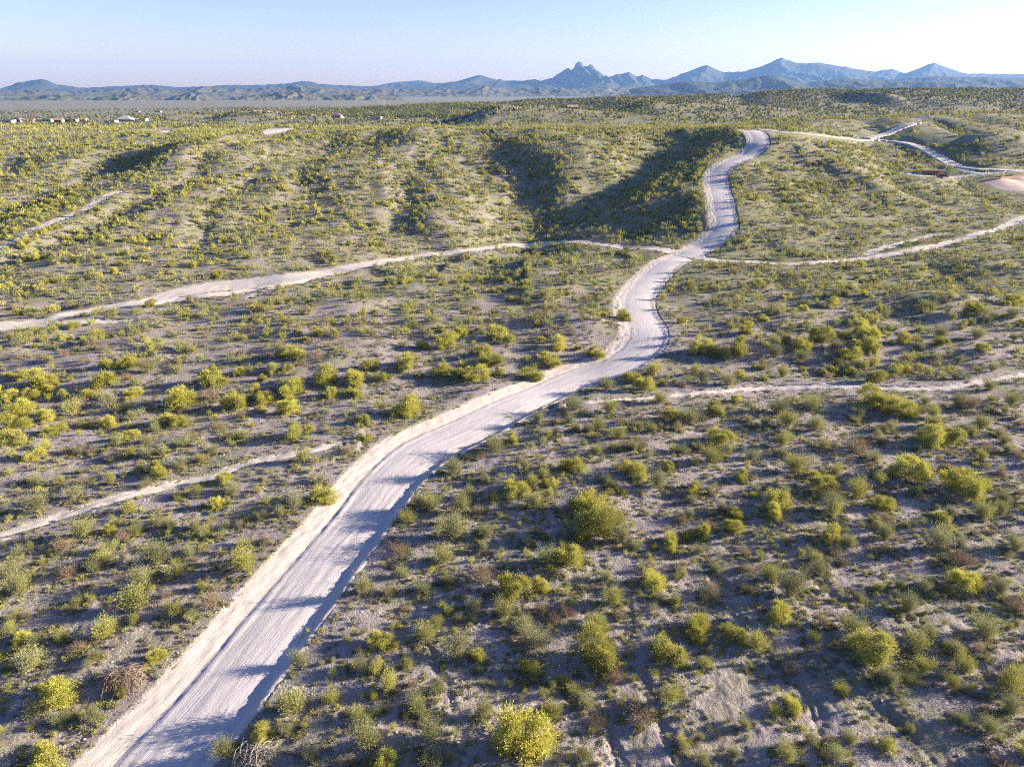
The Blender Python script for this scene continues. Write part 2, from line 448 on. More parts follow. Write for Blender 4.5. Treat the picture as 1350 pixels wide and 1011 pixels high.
def leaf_material(name, stops, trans=.25):
    m, nt = mat_new(name); g = NT(nt)
    at = g.n('ShaderNodeAttribute', attribute_type='INSTANCER', attribute_name='tint')
    oi = g.n('ShaderNodeObjectInfo')
    geo = g.n('ShaderNodeNewGeometry')
    va = g.n('ShaderNodeAttribute', attribute_name='leaf')
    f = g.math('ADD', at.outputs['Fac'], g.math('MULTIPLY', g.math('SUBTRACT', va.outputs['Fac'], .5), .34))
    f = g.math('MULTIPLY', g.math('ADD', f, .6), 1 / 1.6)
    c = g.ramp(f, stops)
    hs = g.n('ShaderNodeHueSaturation'); g.l(c, hs.inputs['Color'])
    g.l(g.mapr(oi.outputs['Random'], 0, 1, .8, 1.2), hs.inputs['Value'])
    c = hs.outputs[0]
    d = g.n('ShaderNodeBsdfDiffuse'); g.l(c, d.inputs['Color'])
    t = g.n('ShaderNodeBsdfTranslucent'); g.l(c, t.inputs['Color'])
    mx = g.n('ShaderNodeMixShader'); mx.inputs[0].default_value = trans
    g.l(d.outputs[0], mx.inputs[1]); g.l(t.outputs[0], mx.inputs[2])
    g.out(mx.outputs[0])
    return m
def plain(name, col, rough=.85, var=.25, scale=3.):
    m, nt = mat_new(name); g = NT(nt)
    tc = g.n('ShaderNodeTexCoord')
    f = g.noise(tc.outputs['Object'], scale, 4, .65)
    c = g.mix(g.mapr(f, .3, .7), tuple(v * (1 - var) for v in col), tuple(min(v * (1 + var), .9) for v in col))
    g.pbsdf(c, rough, None, .25)
    return m
M_GROUND = ground_material()
M_ROAD = road_material('pale_graded_dirt', (.44, .40, .405), (.515, .47, .475), (.455, .395, .355))
M_TRACK = road_material('pale_sand', (.45, .395, .36), (.55, .49, .45))
LEAF_STOPS = [((p + .6) / 1.6, c) for p, c in [(-.45, (.095, .105, .06)), (-.14, (.18, .185, .095)), (-.03, (.26, .16, .125)), (.18, (.26, .215, .14)), (.35, (.235, .25, .15)), (.55, (.275, .27, .105)), (.75, (.395, .375, .09)), (1., (.47, .44, .10))]]
M_LEAF = leaf_material('scrub_leaves', LEAF_STOPS)
M_BARK = plain('bark', (.16, .125, .095), .95, .35, 8.)
M_TWIG = plain('bare_twigs', (.26, .19, .155), .95, .35, 8.)
M_STONE = plain('pale_stone', (.36, .31, .27), .9, .4, 6.)
# ---------------------------------------------------------------- ground: one sheet out to the horizon
def rings():
    r = [0.6]
    while r[-1] < 24: r.append(r[-1] * 1.12)
    while r[-1] < 130: r.append(r[-1] * 1.0036)
    while r[-1] < 520: r.append(r[-1] * 1.0062)
    while r[-1] < 2500: r.append(r[-1] * 1.011)
    while r[-1] < 14500: r.append(r[-1] * 1.03)
    return np.array(r)
RR = rings()
ang = np.r_[np.arange(-66, -47, .3), np.arange(-47, 47.001, .155), np.arange(47.3, 66, .3), np.arange(68, 293, 3.)]
A_ = np.radians(ang)
gX = RR[:, None] * np.sin(A_)[None]; gY = RR[:, None] * np.cos(A_)[None]
gZ = height(gX.ravel(), gY.ravel())
nr, na = gX.shape
V = np.stack([gX.ravel(), gY.ravel(), gZ], 1)
i = np.arange(nr - 1)[:, None] * na; j = np.arange(na)[None]; j2 = (j + 1) % na
fc = np.stack([(i + j).ravel(), (i + j2).ravel(), (i + na + j2).ravel(), (i + na + j).ravel()], 1)[:, ::-1]
ground = link('ground', mesh_from('ground', V, fc, [M_GROUND], smooth=True)); tag(ground, kind='structure')
R_ = np.hypot(V[:, 0], V[:, 1])
at = ground.data.attributes.new('far', 'FLOAT', 'POINT'); at.data.foreach_set('value', ss(R_, 1000, 2200).astype(np.float32))
gro = .30 + .62 * ss(V[:, 1], 120, 190) * (1 - ss(V[:, 1], 700, 1200)) * (.6 + .4 * ss(V[:, 0], -60, 90))
at = ground.data.attributes.new('growth', 'FLOAT', 'POINT'); at.data.foreach_set('value', gro.astype(np.float32))

# ---------------------------------------------------------------- roads
def road_mesh(name, C, zz, s, vl, vr, kind):
    T = np.gradient(C[:, :2], axis=0); T /= np.linalg.norm(T, axis=1)[:, None]
    N = np.stack([T[:, 1], -T[:, 0]], 1)             # to the right of travel
    far = np.hypot(C[:, 0], C[:, 1])
    ex = 1.0 if kind == 'main' else .5
    nl = 56 if kind == 'main' else 14
    q = np.linspace(-1, 1, nl)
    hw = C[:, 2:3]
    wob = .8 if kind == 'main' else .9
    eL = hw + vl + ex + wob * gnoise(s / 3.1, s * 0 + 3.3, 91)[:, None] + wob * gnoise(s / 1.1, s * 0 + 7.3, 92)[:, None] * .6
    eR = hw + vr + ex + wob * gnoise(s / 2.7, s * 0 + 5.1, 93)[:, None] + wob * gnoise(s / 1.2, s * 0 + 1.3, 94)[:, None] * .6
    d = np.where(q[None] < 0, q[None] * eL, q[None] * eR)
    X = C[:, 0:1] + N[:, 0:1] * d; Y = C[:, 1:2] + N[:, 1:2] * d
    S = np.repeat(s[:, None], nl, 1)
    if kind == 'main':
        near = 1 - .85 * ss(far, 85, 165)[:, None]
        p = .10 * (1 - (d / hw) ** 2) * (np.abs(d) < hw)
        p = p + (.035 * gnoise(d / .7, S / 9., 95) + .02 * fbm(d / .35, S / 2.5, 2, 88)) * near * (np.abs(d) < hw)
        # left: small windrow, gutter, then the cut bank
        l = -d - hw
        lumpy = .6 + .6 * np.abs(fbm(S / 2.3, d / 1.5, 2, 96))
        p = p + .09 * np.exp(-((l + .35) / .28) ** 2) * lumpy * near ** 2
        p = p - .04 * np.exp(-((l - .15) / .25) ** 2) * near
        p = p - .36 * (1 - np.clip((l - .2) / (vl + .2), 0, 1)) * near + .07 * fbm(S / 1.7, d / .8, 3, 90) * ss(l, .2, .8)
        # right: windrow berm
        r = d - hw
        p = p + near * (.34 * ss(r, .15, 1.3) + .16 * near * np.exp(-((r - 1.) / .6) ** 2) * (.2 + 1.2 * np.abs(fbm(S / 2.9, d / 2., 3, 97))))
        p = p + .05 * fbm(S / 1.3, d / .7, 2, 89) * (r > .1)
        p = p + .04 * fbm(X / 1.1, Y / 1.1, 2, 98) * (np.abs(d) > hw * .9)
    else:
        p = -.06 + .10 * fbm(X / 1.6, Y / 1.6, 2, 99) + .05 * (np.abs(d) > hw) - .05 * np.exp(-((np.abs(d) - .7) / .3) ** 2)
    edge = ss(np.abs(q)[None] * np.where(q[None] < 0, eL, eR), np.where(q[None] < 0, eL, eR) - ex * 1.05, np.where(q[None] < 0, eL, eR) - .2)
    hg = height(X.ravel(), Y.ravel()).reshape(X.shape)
    Z = (zz[:, None] + p) * (1 - edge) + (hg - .3) * edge
    V = np.stack([X.ravel(), Y.ravel(), Z.ravel()], 1)
    n = len(C)
    a = np.arange(n - 1)[:, None] * nl; b = np.arange(nl - 1)[None]
    f = np.stack([(a + b).ravel(), (a + b + 1).ravel(), (a + nl + b + 1).ravel(), (a + nl + b).ravel()], 1)
    me = mesh_from(name, V, f, [M_ROAD if kind == 'main' else M_TRACK], smooth=True, uv=np.stack([d.ravel(), S.ravel()], 1))
    return tag(link(name, me), kind='structure')
_lift = 0
for r in road_lines:
    o = road_mesh(*r); o.location.z += .004 * _lift; _lift += 1

# graded pads: pale bare earth cut level
def pad(name, pts, mat, rise=.12):
    px = [p[0] for p in pts]; py = [p[1] for p in pts]
    x, y = march(px, py, height); P = catmull(np.stack([np.r_[x, x[:1]], np.r_[y, y[:1]]], 1), 1.5)
    cx, cy = P.mean(0); nrg = 14; V = []
    for k in range(nrg + 1):
        f = k / nrg
        for (a, b) in P[:-1]: V.append((cx + (a - cx) * f, cy + (b - cy) * f))
    V = np.array(V); z = height(V[:, 0], V[:, 1])
    fr = np.repeat(np.arange(nrg + 1) / nrg, len(P) - 1)
    z = z + rise * (1 - fr ** 6) - .25 * fr ** 8
    n = len(P) - 1
    a = np.arange(nrg)[:, None] * n; b = np.arange(n)[None]; b2 = (b + 1) % n
    f = np.stack([(a + b).ravel(), (a + b2).ravel(), (a + n + b2).ravel(), (a + n + b).ravel()], 1)
    me = mesh_from(name, np.c_[V, z], f, [mat], smooth=True, uv=V)
    pad_polys.append(P)
    return tag(link(name, me), kind='structure')
pad_polys = []
M_PINK = plain('pink_graded_earth', (.47, .36, .32), .95, .2, .2)
M_PALE = plain('pale_graded_earth', (.34, .31, .31), .95, .2, .1)
pad('dirt_lot', [(1284, 242.5), (1302, 236.5), (1345, 231.5), (1400, 229), (1420, 250), (1350, 255), (1305, 251)], M_PINK)
pad('dirt_lot', [(338, 178.5), (352, 172), (362, 169), (392, 169.5), (384, 173), (374, 177.5)], M_PALE)
pad('dirt_lot', [(196, 174.5), (210, 172.5), (232, 173), (222, 176)], M_PINK)
EXPOSURE = 2.15; SKY_TINT = (.84, .82, 1.10); SKY_LOW = (1.05, .85, .91); SKY_S = .055
# ---------------------------------------------------------------- plant shapes
def quads(c, d, L, W, rng):
    """leaf sprays: a quad at each centre c, long axis d, random roll"""
    n = len(c)
    d = d / (np.linalg.norm(d, axis=1)[:, None] + 1e-9)
    r = rng.normal(size=(n, 3)); s = np.cross(d, r); s /= np.linalg.norm(s, axis=1)[:, None] + 1e-9
    L = np.broadcast_to(np.asarray(L, float), (n,))[:, None] * .5; W = np.broadcast_to(np.asarray(W, float), (n,))[:, None] * .5
    V = np.stack([c - d * L - s * W * .6, c - d * L + s * W * .6, c + d * L + s * W, c + d * L - s * W], 1).reshape(-1, 3)
    return V, np.arange(4 * n).reshape(n, 4)
def sub_clump(n, k, rng, spread):
    pass
def foliage_data(kind, rng, n, L, W):
    """unit plants about 1 m wide; returns leaf verts, faces, and the stems as an MB"""
    st = MB(); C = []; D = []
    if kind in ('c', 'g', 'd', 'y'):
        ns = {'c': 17, 'g': 20, 'd': 22, 'y': 24}[kind]
        lean = {'c': .85, 'g': .95, 'd': 1.05, 'y': 1.1}[kind]; hh = {'c': .74, 'g': .70, 'd': .55, 'y': .5}[kind]
        lob = rng.uniform(0, 2 * pi, 3)
        for k in range(ns):
            a = 2 * pi * (k + rng.uniform(-.5, .5)) / ns * 2.4
            th = lean * math.sqrt(rng.uniform(.01, 1)) * 1.0
            ln = rng.uniform(.62, 1.0) * (1 + .22 * cos(2 * (a - lob[0])) * sin(th))
            if rng.random() < .15: ln *= 1.22
            tip = np.array([sin(th) * cos(a) * .62, sin(th) * sin(a) * .62, cos(th * .8) * hh * 1.12]) * ln
            b = np.array([.05 * cos(a), .05 * sin(a), -.05])
            mid = b * .45 + tip * .55 + np.array([0, 0, .06]) + rng.normal(size=3) * .02
            st.tube([b, mid, tip], [.011, .007, .003], 3)
            m = max(3, int(n / ns))
            t = rng.uniform(.18, 1.05, m) ** .75
            P = (1 - t)[:, None] ** 2 * b + (2 * t * (1 - t))[:, None] * mid + (t ** 2)[:, None] * tip
            off = rng.normal(size=(m, 3)) * (.045 + .075 * t)[:, None]
            P = P + off; P[:, 2] = np.maximum(P[:, 2], .02)
            C.append(P); D.append((tip - b)[None] * .9 + off * 5.0 + rng.normal(size=(m, 3)) * .18)
    else:
        # dome-crowned tree: several leaning limbs, each with clumps of fine twigs at its end
        st.tube([(0, 0, -.1), (.01, .0, .14), (.03, .02, .25)], [.035, .03, .024], 6)
        ncl = 44; nl = rng.integers(2, 5); a0 = rng.uniform(0, 2 * pi)
        lobes = [(0., 0., .95)] + [(.27 * cos(a0 + k * 2.3), .27 * sin(a0 + k * 2.3), rng.uniform(.45, .8)) for k in range(nl)]
        for k in range(ncl):
            lx, ly, ls = lobes[int(rng.integers(len(lobes)))]
            u = rng.uniform(-.85, 1); a = rng.uniform(0, 2 * pi)
            rr = math.sqrt(max(0, 1 - abs(u) ** 2.2)) * rng.uniform(.65, 1.0)
            c = np.array([lx + rr * cos(a) * .36 * ls, ly + rr * sin(a) * .36 * ls, (.34 + u * .34) * (.55 + .45 * ls)])
            if k % 3 == 0:
                st.tube([(.02, .01, .1), c * .5 + np.array([0, 0, .1]), c], [.016, .010, .004], 4)
            m = max(3, int(n / ncl)); off = rng.normal(size=(m, 3)) * np.array([.07, .07, .06]) * rng.uniform(.7, 1.25)
            P = c + off; P[:, 2] = np.maximum(P[:, 2], .03)
            C.append(P); D.append((P - np.array([lx, ly, .1])) * 1.0 + off * 4 + np.array([0, 0, .12]) + rng.normal(size=(m, 3)) * .15)
    C = np.vstack(C); D = np.vstack(D)
    V, f = quads(C, D, L * rng.uniform(.6, 1.3, len(C)), W * rng.uniform(.6, 1.3, len(C)), rng)
    return V, f, st
def leaf_mesh(name, V, f, mat, rng):
    me = mesh_from(name, V, f, [mat])
    a = me.attributes.new('leaf', 'FLOAT', 'FACE'); a.data.foreach_set('value', rng.uniform(0, 1, len(f)).astype(np.float32))
    return me
LEAFN = {'p': (10000, .038, .0125), 'c': (4000, .048, .013), 'g': (4000, .048, .012), 'd': (1200, .12, .009), 'y': (2000, .05, .022)}
NVAR = {'p': 5, 'c': 5, 'g': 3, 'd': 3, 'y': 2}
FULL = {}
for kd in 'pcgdy':
    n, L, W = LEAFN[kd]
    for v in range(NVAR[kd]):
        rng = np.random.default_rng(100 + 10 * ord(kd) + v)
        V, f, st = foliage_data(kd, rng, n, L, W)
        lm = leaf_mesh('foliage', V, f, M_LEAF, rng)
        sm = mesh_from('stems', st.v, st.f, [M_BARK if kd == 'p' else M_TWIG])
        FULL.setdefault(kd, []).append((lm, sm))
# lighter shapes for the masses further off
PROTO = bpy.data.collections.new('scrub_shapes'); PIDX = {}
def proto(key, V, f, mat, rng):
    o = bpy.data.objects.new('shape_%03d' % len(PIDX), leaf_mesh('scrub_shape', V, f, mat, rng)); PROTO.objects.link(o)
    PIDX.setdefault(key, []).append(len(PROTO.objects) - 1)
for lod, (kn, ks) in {'near': (.4, 1.5), 'mid': (.11, 2.9), 'far': (.028, 5.6), 'tiny': (.008, 9.5)}.items():
    for kd in 'pcgdy':
        for v in range({'near': 3, 'mid': 3, 'far': 4, 'tiny': 3}[lod]):
            rng = np.random.default_rng(900 + 10 * ord(kd) + v)
            n, L, W = LEAFN[kd]
            V, f, st = foliage_data(kd, rng, max(20, int(n * kn)), L * ks ** .8, W * ks * (1 if kd != 'd' else 1.3))
            proto((lod, kd), V, f, M_LEAF, rng)
# grass and herb tufts
for v in range(4):
    rng = np.random.default_rng(70 + v); n = 70
    a = rng.uniform(0, 2 * pi, n); r = np.sqrt(rng.uniform(0, 1, n)) * .34
    c = np.stack([r * np.cos(a), r * np.sin(a), rng.uniform(.06, .42, n) * (1 - r)], 1)
    V, f = quads(c, c * np.array([1.4, 1.4, 1]) + rng.normal(size=(n, 3)) * .15 + np.array([0, 0, .1]), .26 * rng.uniform(.6, 1.3, n), .05, rng)
    proto(('tuft', 't'), V, f, M_LEAF, rng)
# stones
def stone_mesh(seed):
    rng = np.random.default_rng(seed); import bmesh
    bm = bmesh.new(); bmesh.ops.create_icosphere(bm, subdivisions=2, radius=.5)
    k = rng.normal(size=(5, 3)); sc = rng.uniform(.6, 1.1, 3) * np.array([1, 1, .65])
    for v in bm.verts:
        p = np.array(v.co); q = 1 + .10 * sum(sin(3.1 * float(p @ kk) + i) for i, kk in enumerate(k)) / 1.6
        v.co = tuple(p * q * sc)
    me = bpy.data.meshes.new('stone'); bm.to_mesh(me); bm.free(); me.materials.append(M_STONE); return me
for v in range(3):
    o = bpy.data.objects.new('shape_%03d' % len(PROTO.objects), stone_mesh(50 + v)); PROTO.objects.link(o)
    PIDX.setdefault(('stone', 's'), []).append(len(PROTO.objects) - 1)

def scatter(name, P, rot, scl, idx, tint, label=None):
    """one object of kind stuff: points that carry plant shapes"""
    me = bpy.data.meshes.new(name); me.vertices.add(len(P)); me.vertices.foreach_set('co', np.asarray(P, np.float32).ravel())
    for nm, ty, val in (('rot', 'FLOAT_VECTOR', rot), ('scl', 'FLOAT_VECTOR', scl)):
        a = me.attributes.new(nm, ty, 'POINT'); a.data.foreach_set('vector', np.asarray(val, np.float32).ravel())
    a = me.attributes.new('idx', 'INT', 'POINT'); a.data.foreach_set('value', np.asarray(idx, np.int32))
    a = me.attributes.new('tint', 'FLOAT', 'POINT'); a.data.foreach_set('value', np.asarray(tint, np.float32))
    o = link(name, me)
    ng = bpy.data.node_groups.new(name, 'GeometryNodeTree')
    ng.interface.new_socket('Geometry', in_out='INPUT', socket_type='NodeSocketGeometry')
    ng.interface.new_socket('Geometry', in_out='OUTPUT', socket_type='NodeSocketGeometry')
    N = ng.nodes; gi = N.new('NodeGroupInput'); go = N.new('NodeGroupOutput')
    ci = N.new('GeometryNodeCollectionInfo'); ci.inputs['Collection'].default_value = PROTO
    ci.inputs['Separate Children'].default_value = True; ci.inputs['Reset Children'].default_value = True
    iop = N.new('GeometryNodeInstanceOnPoints'); iop.inputs['Pick Instance'].default_value = True
    def na(nm, ty):
        x = N.new('GeometryNodeInputNamedAttribute'); x.data_type = ty; x.inputs['Name'].default_value = nm; return x.outputs['Attribute']
    L = ng.links
    L.new(gi.outputs[0], iop.inputs['Points']); L.new(ci.outputs[0], iop.inputs['Instance'])
    L.new(na('idx', 'INT'), iop.inputs['Instance Index']); L.new(na('scl', 'FLOAT_VECTOR'), iop.inputs['Scale'])
    er = N.new('FunctionNodeEulerToRotation'); L.new(na('rot', 'FLOAT_VECTOR'), er.inputs[0]); L.new(er.outputs[0], iop.inputs['Rotation'])
    L.new(iop.outputs[0], go.inputs[0])
    md = o.modifiers.new('scatter', 'NODES'); md.node_group = ng
    return tag(o, label, kind='stuff')

# ---------------------------------------------------------------- plants read off the photograph: (column, row of the foot, width in px, kind)
CROPS = [((0, 671), """210 1015 230 y;610 595 85 y;255 750 150 y;470 720 80 y;620 215 120 c;690 265 90 g;560 305 100 c;260 160 90 d;415 215 70 c;270 265 100 d;330 110 100 c;800 110 60 c;940 70 50 d;150 800 90 c;130 620 110 c;420 500 110 c;530 450 60 c;680 420 90 c;830 390 100 d;540 390 130 c;310 370 60 g;370 830 100 c;250 840 80 g;0 590 50 y;85 330 100 c;1040 140 60 d;1100 30 60 c;960 240 130 c;1210 510 70 y;1175 600 70 g;1150 800 130 c;1020 900 90 y;880 960 100 c;1300 760 80 c;45 490 60 c;140 540 60 c;800 320 60 c;50 270 100 g"""),
((450, 671), """720 950 240 p;985 600 170 p;1280 600 140 p;450 570 110 g;760 540 120 g;330 510 100 c;680 340 130 p;800 220 110 g;890 220 120 p;1000 90 160 p;1100 130 90 g;1230 300 110 p;1280 150 80 p;1060 370 100 c;350 900 130 c;75 630 70 g;140 640 70 c;380 720 90 g;100 930 140 c;180 1012 100 p;230 180 80 d;90 330 90 c;440 110 150 c;560 290 120 d;640 420 100 c;890 420 70 d;790 400 60 d;780 320 70 y;520 400 80 c;745 640 80 y;870 680 50 y;1065 670 90 d;1290 760 110 c;960 780 90 g;1180 820 120 d;360 1000 110 c;30 1000 60 d;260 50 80 c;400 210 100 c;190 700 90 c;280 690 50 d;560 810 90 c;835 440 60 d;770 100 60 d"""),
((900, 671), """40 490 110 p;200 520 90 p;380 430 100 p;530 260 90 g;340 280 110 c;420 340 130 c;740 590 170 p;660 490 130 c;1090 220 110 r;1100 310 120 y;765 320 60 c;910 550 110 c;940 640 100 c;1100 640 100 c;1050 700 80 c;1280 720 130 c;1200 880 100 c;400 980 110 c;650 920 80 c;620 720 60 y;800 940 80 y;430 780 80 y;290 550 90 c;240 860 60 c;890 880 50 c;1090 840 70 c;510 520 60 c;880 400 100 c;1180 500 110 c;1160 560 60 d;1310 400 90 d;80 110 70 y;200 90 80 y;790 120 90 c;1170 40 100 c;60 180 60 g;240 180 50 d;130 250 60 g;1000 160 120 c;1240 330 70 c;350 30 70 y;590 30 80 c;1300 160 80 c;570 910 50 d;200 970 60 c;80 1000 70 c;360 800 70 y"""),
((900, 340), """885 860 150 p;1100 920 150 p;960 730 110 p;1060 720 80 p;150 730 110 p;30 650 110 g;730 580 100 p;850 620 120 p;1080 590 80 g;370 610 90 g;670 760 120 d;530 910 100 p;590 990 100 g;370 985 110 p;790 985 80 p;45 930 55 y;680 940 100 c;410 660 110 c;270 790 70 g;440 840 100 c;750 485 70 p;180 500 100 g;80 490 80 g;500 600 80 c;520 680 80 c;390 740 80 c;550 750 70 c;690 630 60 c;1200 520 60 c;1280 580 80 c;110 800 100 c;240 870 60 y;980 630 70 c;1130 590 80 d;770 890 70 c;1170 670 70 c;1200 760 70 d;1250 855 50 d;600 850 70 c;230 380 110 p;140 390 80 p;60 370 100 p;360 390 110 g;470 360 90 p;470 400 60 g;670 400 100 p;740 370 80 p;720 320 90 p;690 290 80 p;1010 350 70 p;880 410 60 c;1180 370 60 p;870 340 60 p;1010 310 90 g;1130 220 130 p;970 210 120 g;1290 240 120 g;1300 190 100 p;580 190 60 p;250 300 60 p;540 330 80 p;400 330 50 p;600 360 80 g;1150 320 90 g;740 260 50 p;50 460 50 c;390 470 60 c"""),
((450, 340), """260 610 180 p;60 490 150 p;250 430 100 p;410 350 110 p;540 480 90 p;580 420 160 p;740 480 80 p;810 420 200 p;860 360 100 p;470 310 50 p;450 470 60 p;390 460 60 p;1000 390 70 p;230 620 80 y;1190 520 80 p;1040 520 90 c;910 600 90 g;655 640 40 y;770 650 60 c;895 650 50 c;900 830 90 p;680 930 110 p;1150 850 90 p;1280 830 50 p;980 1000 140 p;600 760 110 g;720 830 60 c;350 990 110 c;490 790 40 g;1090 710 60 c;1010 680 70 c;1000 770 60 c;1290 640 80 p;1250 570 60 c;1050 610 70 c;1100 260 80 p;610 320 80 p;620 460 40 p;1220 460 80 c;500 940 60 c;600 950 50 y;470 1000 90 c;760 980 90 c;820 900 60 y;440 850 80 c;310 980 80 c;1240 900 90 c;30 770 60 d"""),
((0, 340), """75 620 90 p;20 650 60 p;50 740 100 p;150 510 100 p;205 500 60 p;420 510 90 p;500 430 70 p;585 450 70 g;520 550 80 p;250 555 50 p;350 545 50 p;430 585 80 g;320 590 80 d;830 500 100 p;830 555 80 d;725 580 110 p;925 590 90 p;1040 570 80 p;1140 540 110 p;1270 490 120 p;700 660 70 p;1140 610 80 p;150 790 70 p;290 620 110 c;630 850 80 p;600 600 40 d;1150 400 80 p;1110 390 60 p;840 440 40 p;460 740 60 c;720 740 60 g;960 710 50 c;340 670 40 p;430 665 70 p;880 880 60 p;300 940 80 g;140 990 120 g;510 1000 60 c;570 900 50 g;1270 960 110 y;1160 980 80 g;850 980 60 y;770 930 60 c;640 770 60 c;1240 400 60 d;1310 310 40 p;1240 310 50 p;30 470 40 p;90 475 50 p;120 555 60 p;40 560 60 p;70 670 90 p;1190 800 70 c;440 890 60 c;240 890 50 c;860 670 50 d""")]
hand = []
for (ox, oy), txt in CROPS:
    for row in txt.split(';'):
        a, b, wd, kd = row.split(); hand.append((ox + float(a) / 2.973, oy + float(b) / 2.973, float(wd) / 2.973, kd))
hx, hy = march([p[0] for p in hand], [p[1] - 1.0 for p in hand], height)
hz_ = height(hx, hy)
_, _, hd = project(hx, hy, hz_)
plants = []          # kind, x, y, width, tint, hand?
TINT = {'p': (.70, .92), 'c': (.42, .72), 'g': (.33, .55), 'd': (.04, .18), 'y': (.80, .98), 'r': (-.05, .0)}
for (px, py, wd, kd), x, y, d in zip(hand, hx, hy, hd):
    w = min(wd * d / F * (1.06 if kd == 'p' else .95), 4.6 if kd == 'p' else 3.2)
    plants.append([kd, x, y, w, RNG.uniform(*TINT[kd]), 1])
HX, HY, HW = hx.copy(), hy.copy(), np.array([p[3] for p in plants])

HALF = lambda r0: 66. if r0 < 160 else 54. if r0 < 600 else 47.
# the rest of the scrub, thinned and clumped by noise
def fan(n, r0, r1, half=None):
    half = HALF(r0)
    r = np.sqrt(RNG.uniform(r0 * r0, r1 * r1, n)); a = np.radians(RNG.uniform(-half, half, n))
    return r * np.sin(a), r * np.cos(a)
def clear(X, Y, gap=.3, hands=True, w=1.0):
    d, _ = road_field(X, Y); ok = d > gap
    for P in pad_polys:
        c = P.mean(0); rr = np.hypot(P[:, 0] - c[0], P[:, 1] - c[1]); a0 = np.arctan2(P[:, 1] - c[1], P[:, 0] - c[0])
        o = np.argsort(a0); a = np.arctan2(Y - c[1], X - c[0])
        ok &= np.hypot(X - c[0], Y - c[1]) > np.interp(a, a0[o], rr[o], period=2 * pi)
    if hands:
        k = np.hypot(X, Y) < 175
        if k.any():
            xs, ys = X[k], Y[k]; bad = np.zeros(len(xs), bool)
            for x, y, ww in zip(HX, HY, HW): bad |= np.hypot(xs - x, ys - y) < (ww * .5 + w * .4)
            ok[np.where(k)[0][bad]] = False
    return ok
_cx, _cy = march([848, 968, 1075, 1235, 985, 1160], [968, 922, 935, 955, 985, 1000], height)
def bare(X, Y):
    k = np.ones(X.shape)
    for x, y, r in zip(_cx, _cy, (3.4, 3.4, 2.8, 4.2, 3., 3.)):
        k *= 1 - .95 * np.exp(-(((X - x) ** 2 + (Y - y) ** 2) / r ** 2) ** 2)
    return k
more = []
def grow(kd, n, r0, r1, w0, w1, cl=None, keep=None, gap=.9):
    X, Y = fan(n, r0, r1)
    w = w0 + (w1 - w0) * RNG.uniform(0, 1, n) ** 1.5
    ok = clear(X, Y, gap if r0 > 100 else 1.8, True, w.mean())
    ok &= (Y < 320) | clear(X, Y, 3.0, False)
    if cl: ok &= RNG.uniform(0, 1, n) < ss(fbm(X / cl[0], Y / cl[0], 2, cl[1]), cl[2], cl[3])
    if r0 < 60: ok &= RNG.uniform(0, 1, n) < bare(X, Y)
    if keep is not None: ok &= RNG.uniform(0, 1, n) < keep(X, Y)
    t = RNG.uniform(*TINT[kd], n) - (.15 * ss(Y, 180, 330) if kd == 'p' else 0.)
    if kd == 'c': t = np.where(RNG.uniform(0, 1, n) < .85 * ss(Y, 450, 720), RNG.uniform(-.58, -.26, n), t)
    for k in np.where(ok)[0]: more.append((kd, X[k], Y[k], w[k], t[k]))
def west(X, Y):
    return ss((height(X + 2, Y) - height(X - 2, Y)) / 4., .10, .28)
wash = lambda X, Y: np.exp(-((Y - 112 - .14 * X) / 16.) ** 2)
hillz = lambda X, Y: np.clip((Y - np.interp(X, _gx, T_FOOT)) / 60., .25, 1)
AR = lambda r0, r1: radians(HALF(r0)) * (r1 * r1 - r0 * r0)
grow('c', int(AR(22, 130) * .065), 22, 130, .6, 1.8, (7., 301, -.5, .3))
grow('g', int(AR(22, 150) * .05), 22, 150, .7, 2.0, (6., 302, -.5, .3))
grow('c', int(AR(22, 100) * .55), 22, 100, .3, .9, (4., 311, -.4, .4))
grow('d', int(AR(22, 150) * .035), 22, 150, .6, 1.8)
grow('y', int(AR(22, 110) * .018), 22, 110, .4, 1.1, (5., 303, -.1, .4))
grow('p', int(AR(22, 95) * .004), 22, 95, 1.4, 2.6)
grow('p', int(AR(85, 150) * .05), 85, 150, 1.5, 3.0, (14., 304, -.3, .3), wash)
grow('c', int(AR(130, 260) * .115), 130, 260, 1.0, 2.3, (12., 305, -.5, .3))
grow('g', int(AR(150, 260) * .055), 150, 260, .8, 2.2, (9., 306, -.5, .3))
grow('d', int(AR(130, 260) * .015), 130, 260, .8, 1.8)
grow('p', int(AR(150, 480) * .06), 150, 480, 1.0, 2.8, (22., 307, -.45, .25), hillz)
grow('c', int(AR(260, 480) * .12), 260, 480, .9, 2.3, (14., 308, -.5, .3))
grow('g', int(AR(260, 480) * .05), 260, 480, .9, 2.4, (14., 309, -.5, .3))
grow('c', int(AR(180, 480) * .12), 180, 480, 1.2, 2.6, None, west)
def ridge(X, Y):
    return np.clip((np.interp(X / Y, R_A, R_Z) - 8) / 4., 0, 1) + (Y < 640)
def band(X, Y):
    a = X / Y * F / .93 + CX
    return ss(a, 170, 230) * (1 - ss(a, 620, 900)) * ss(Y, 730, 780) * (1 - ss(Y, 960, 1100))
grow('c', int(AR(720, 1100) * .10), 720, 1100, 2.2, 4.0, None, band)  # dense dark shrubs added in place of shade on the ridge front
grow('c', int(AR(640, 1500) * .007), 640, 1500, 1.8, 3.6, (90., 320, -.5, .3))
grow('c', int(AR(1500, 2400) * .003), 1500, 2400, 2.6, 5., (200., 321, -.4, .3))
grow('p', int(AR(480, 1000) * .003), 480, 1000, 2.0, 3.8, (40., 310, -.5, .2), ridge)
grow('c', int(AR(480, 1000) * .030), 480, 1000, 1.6, 3.4, (40., 311, -.6, .2), ridge)
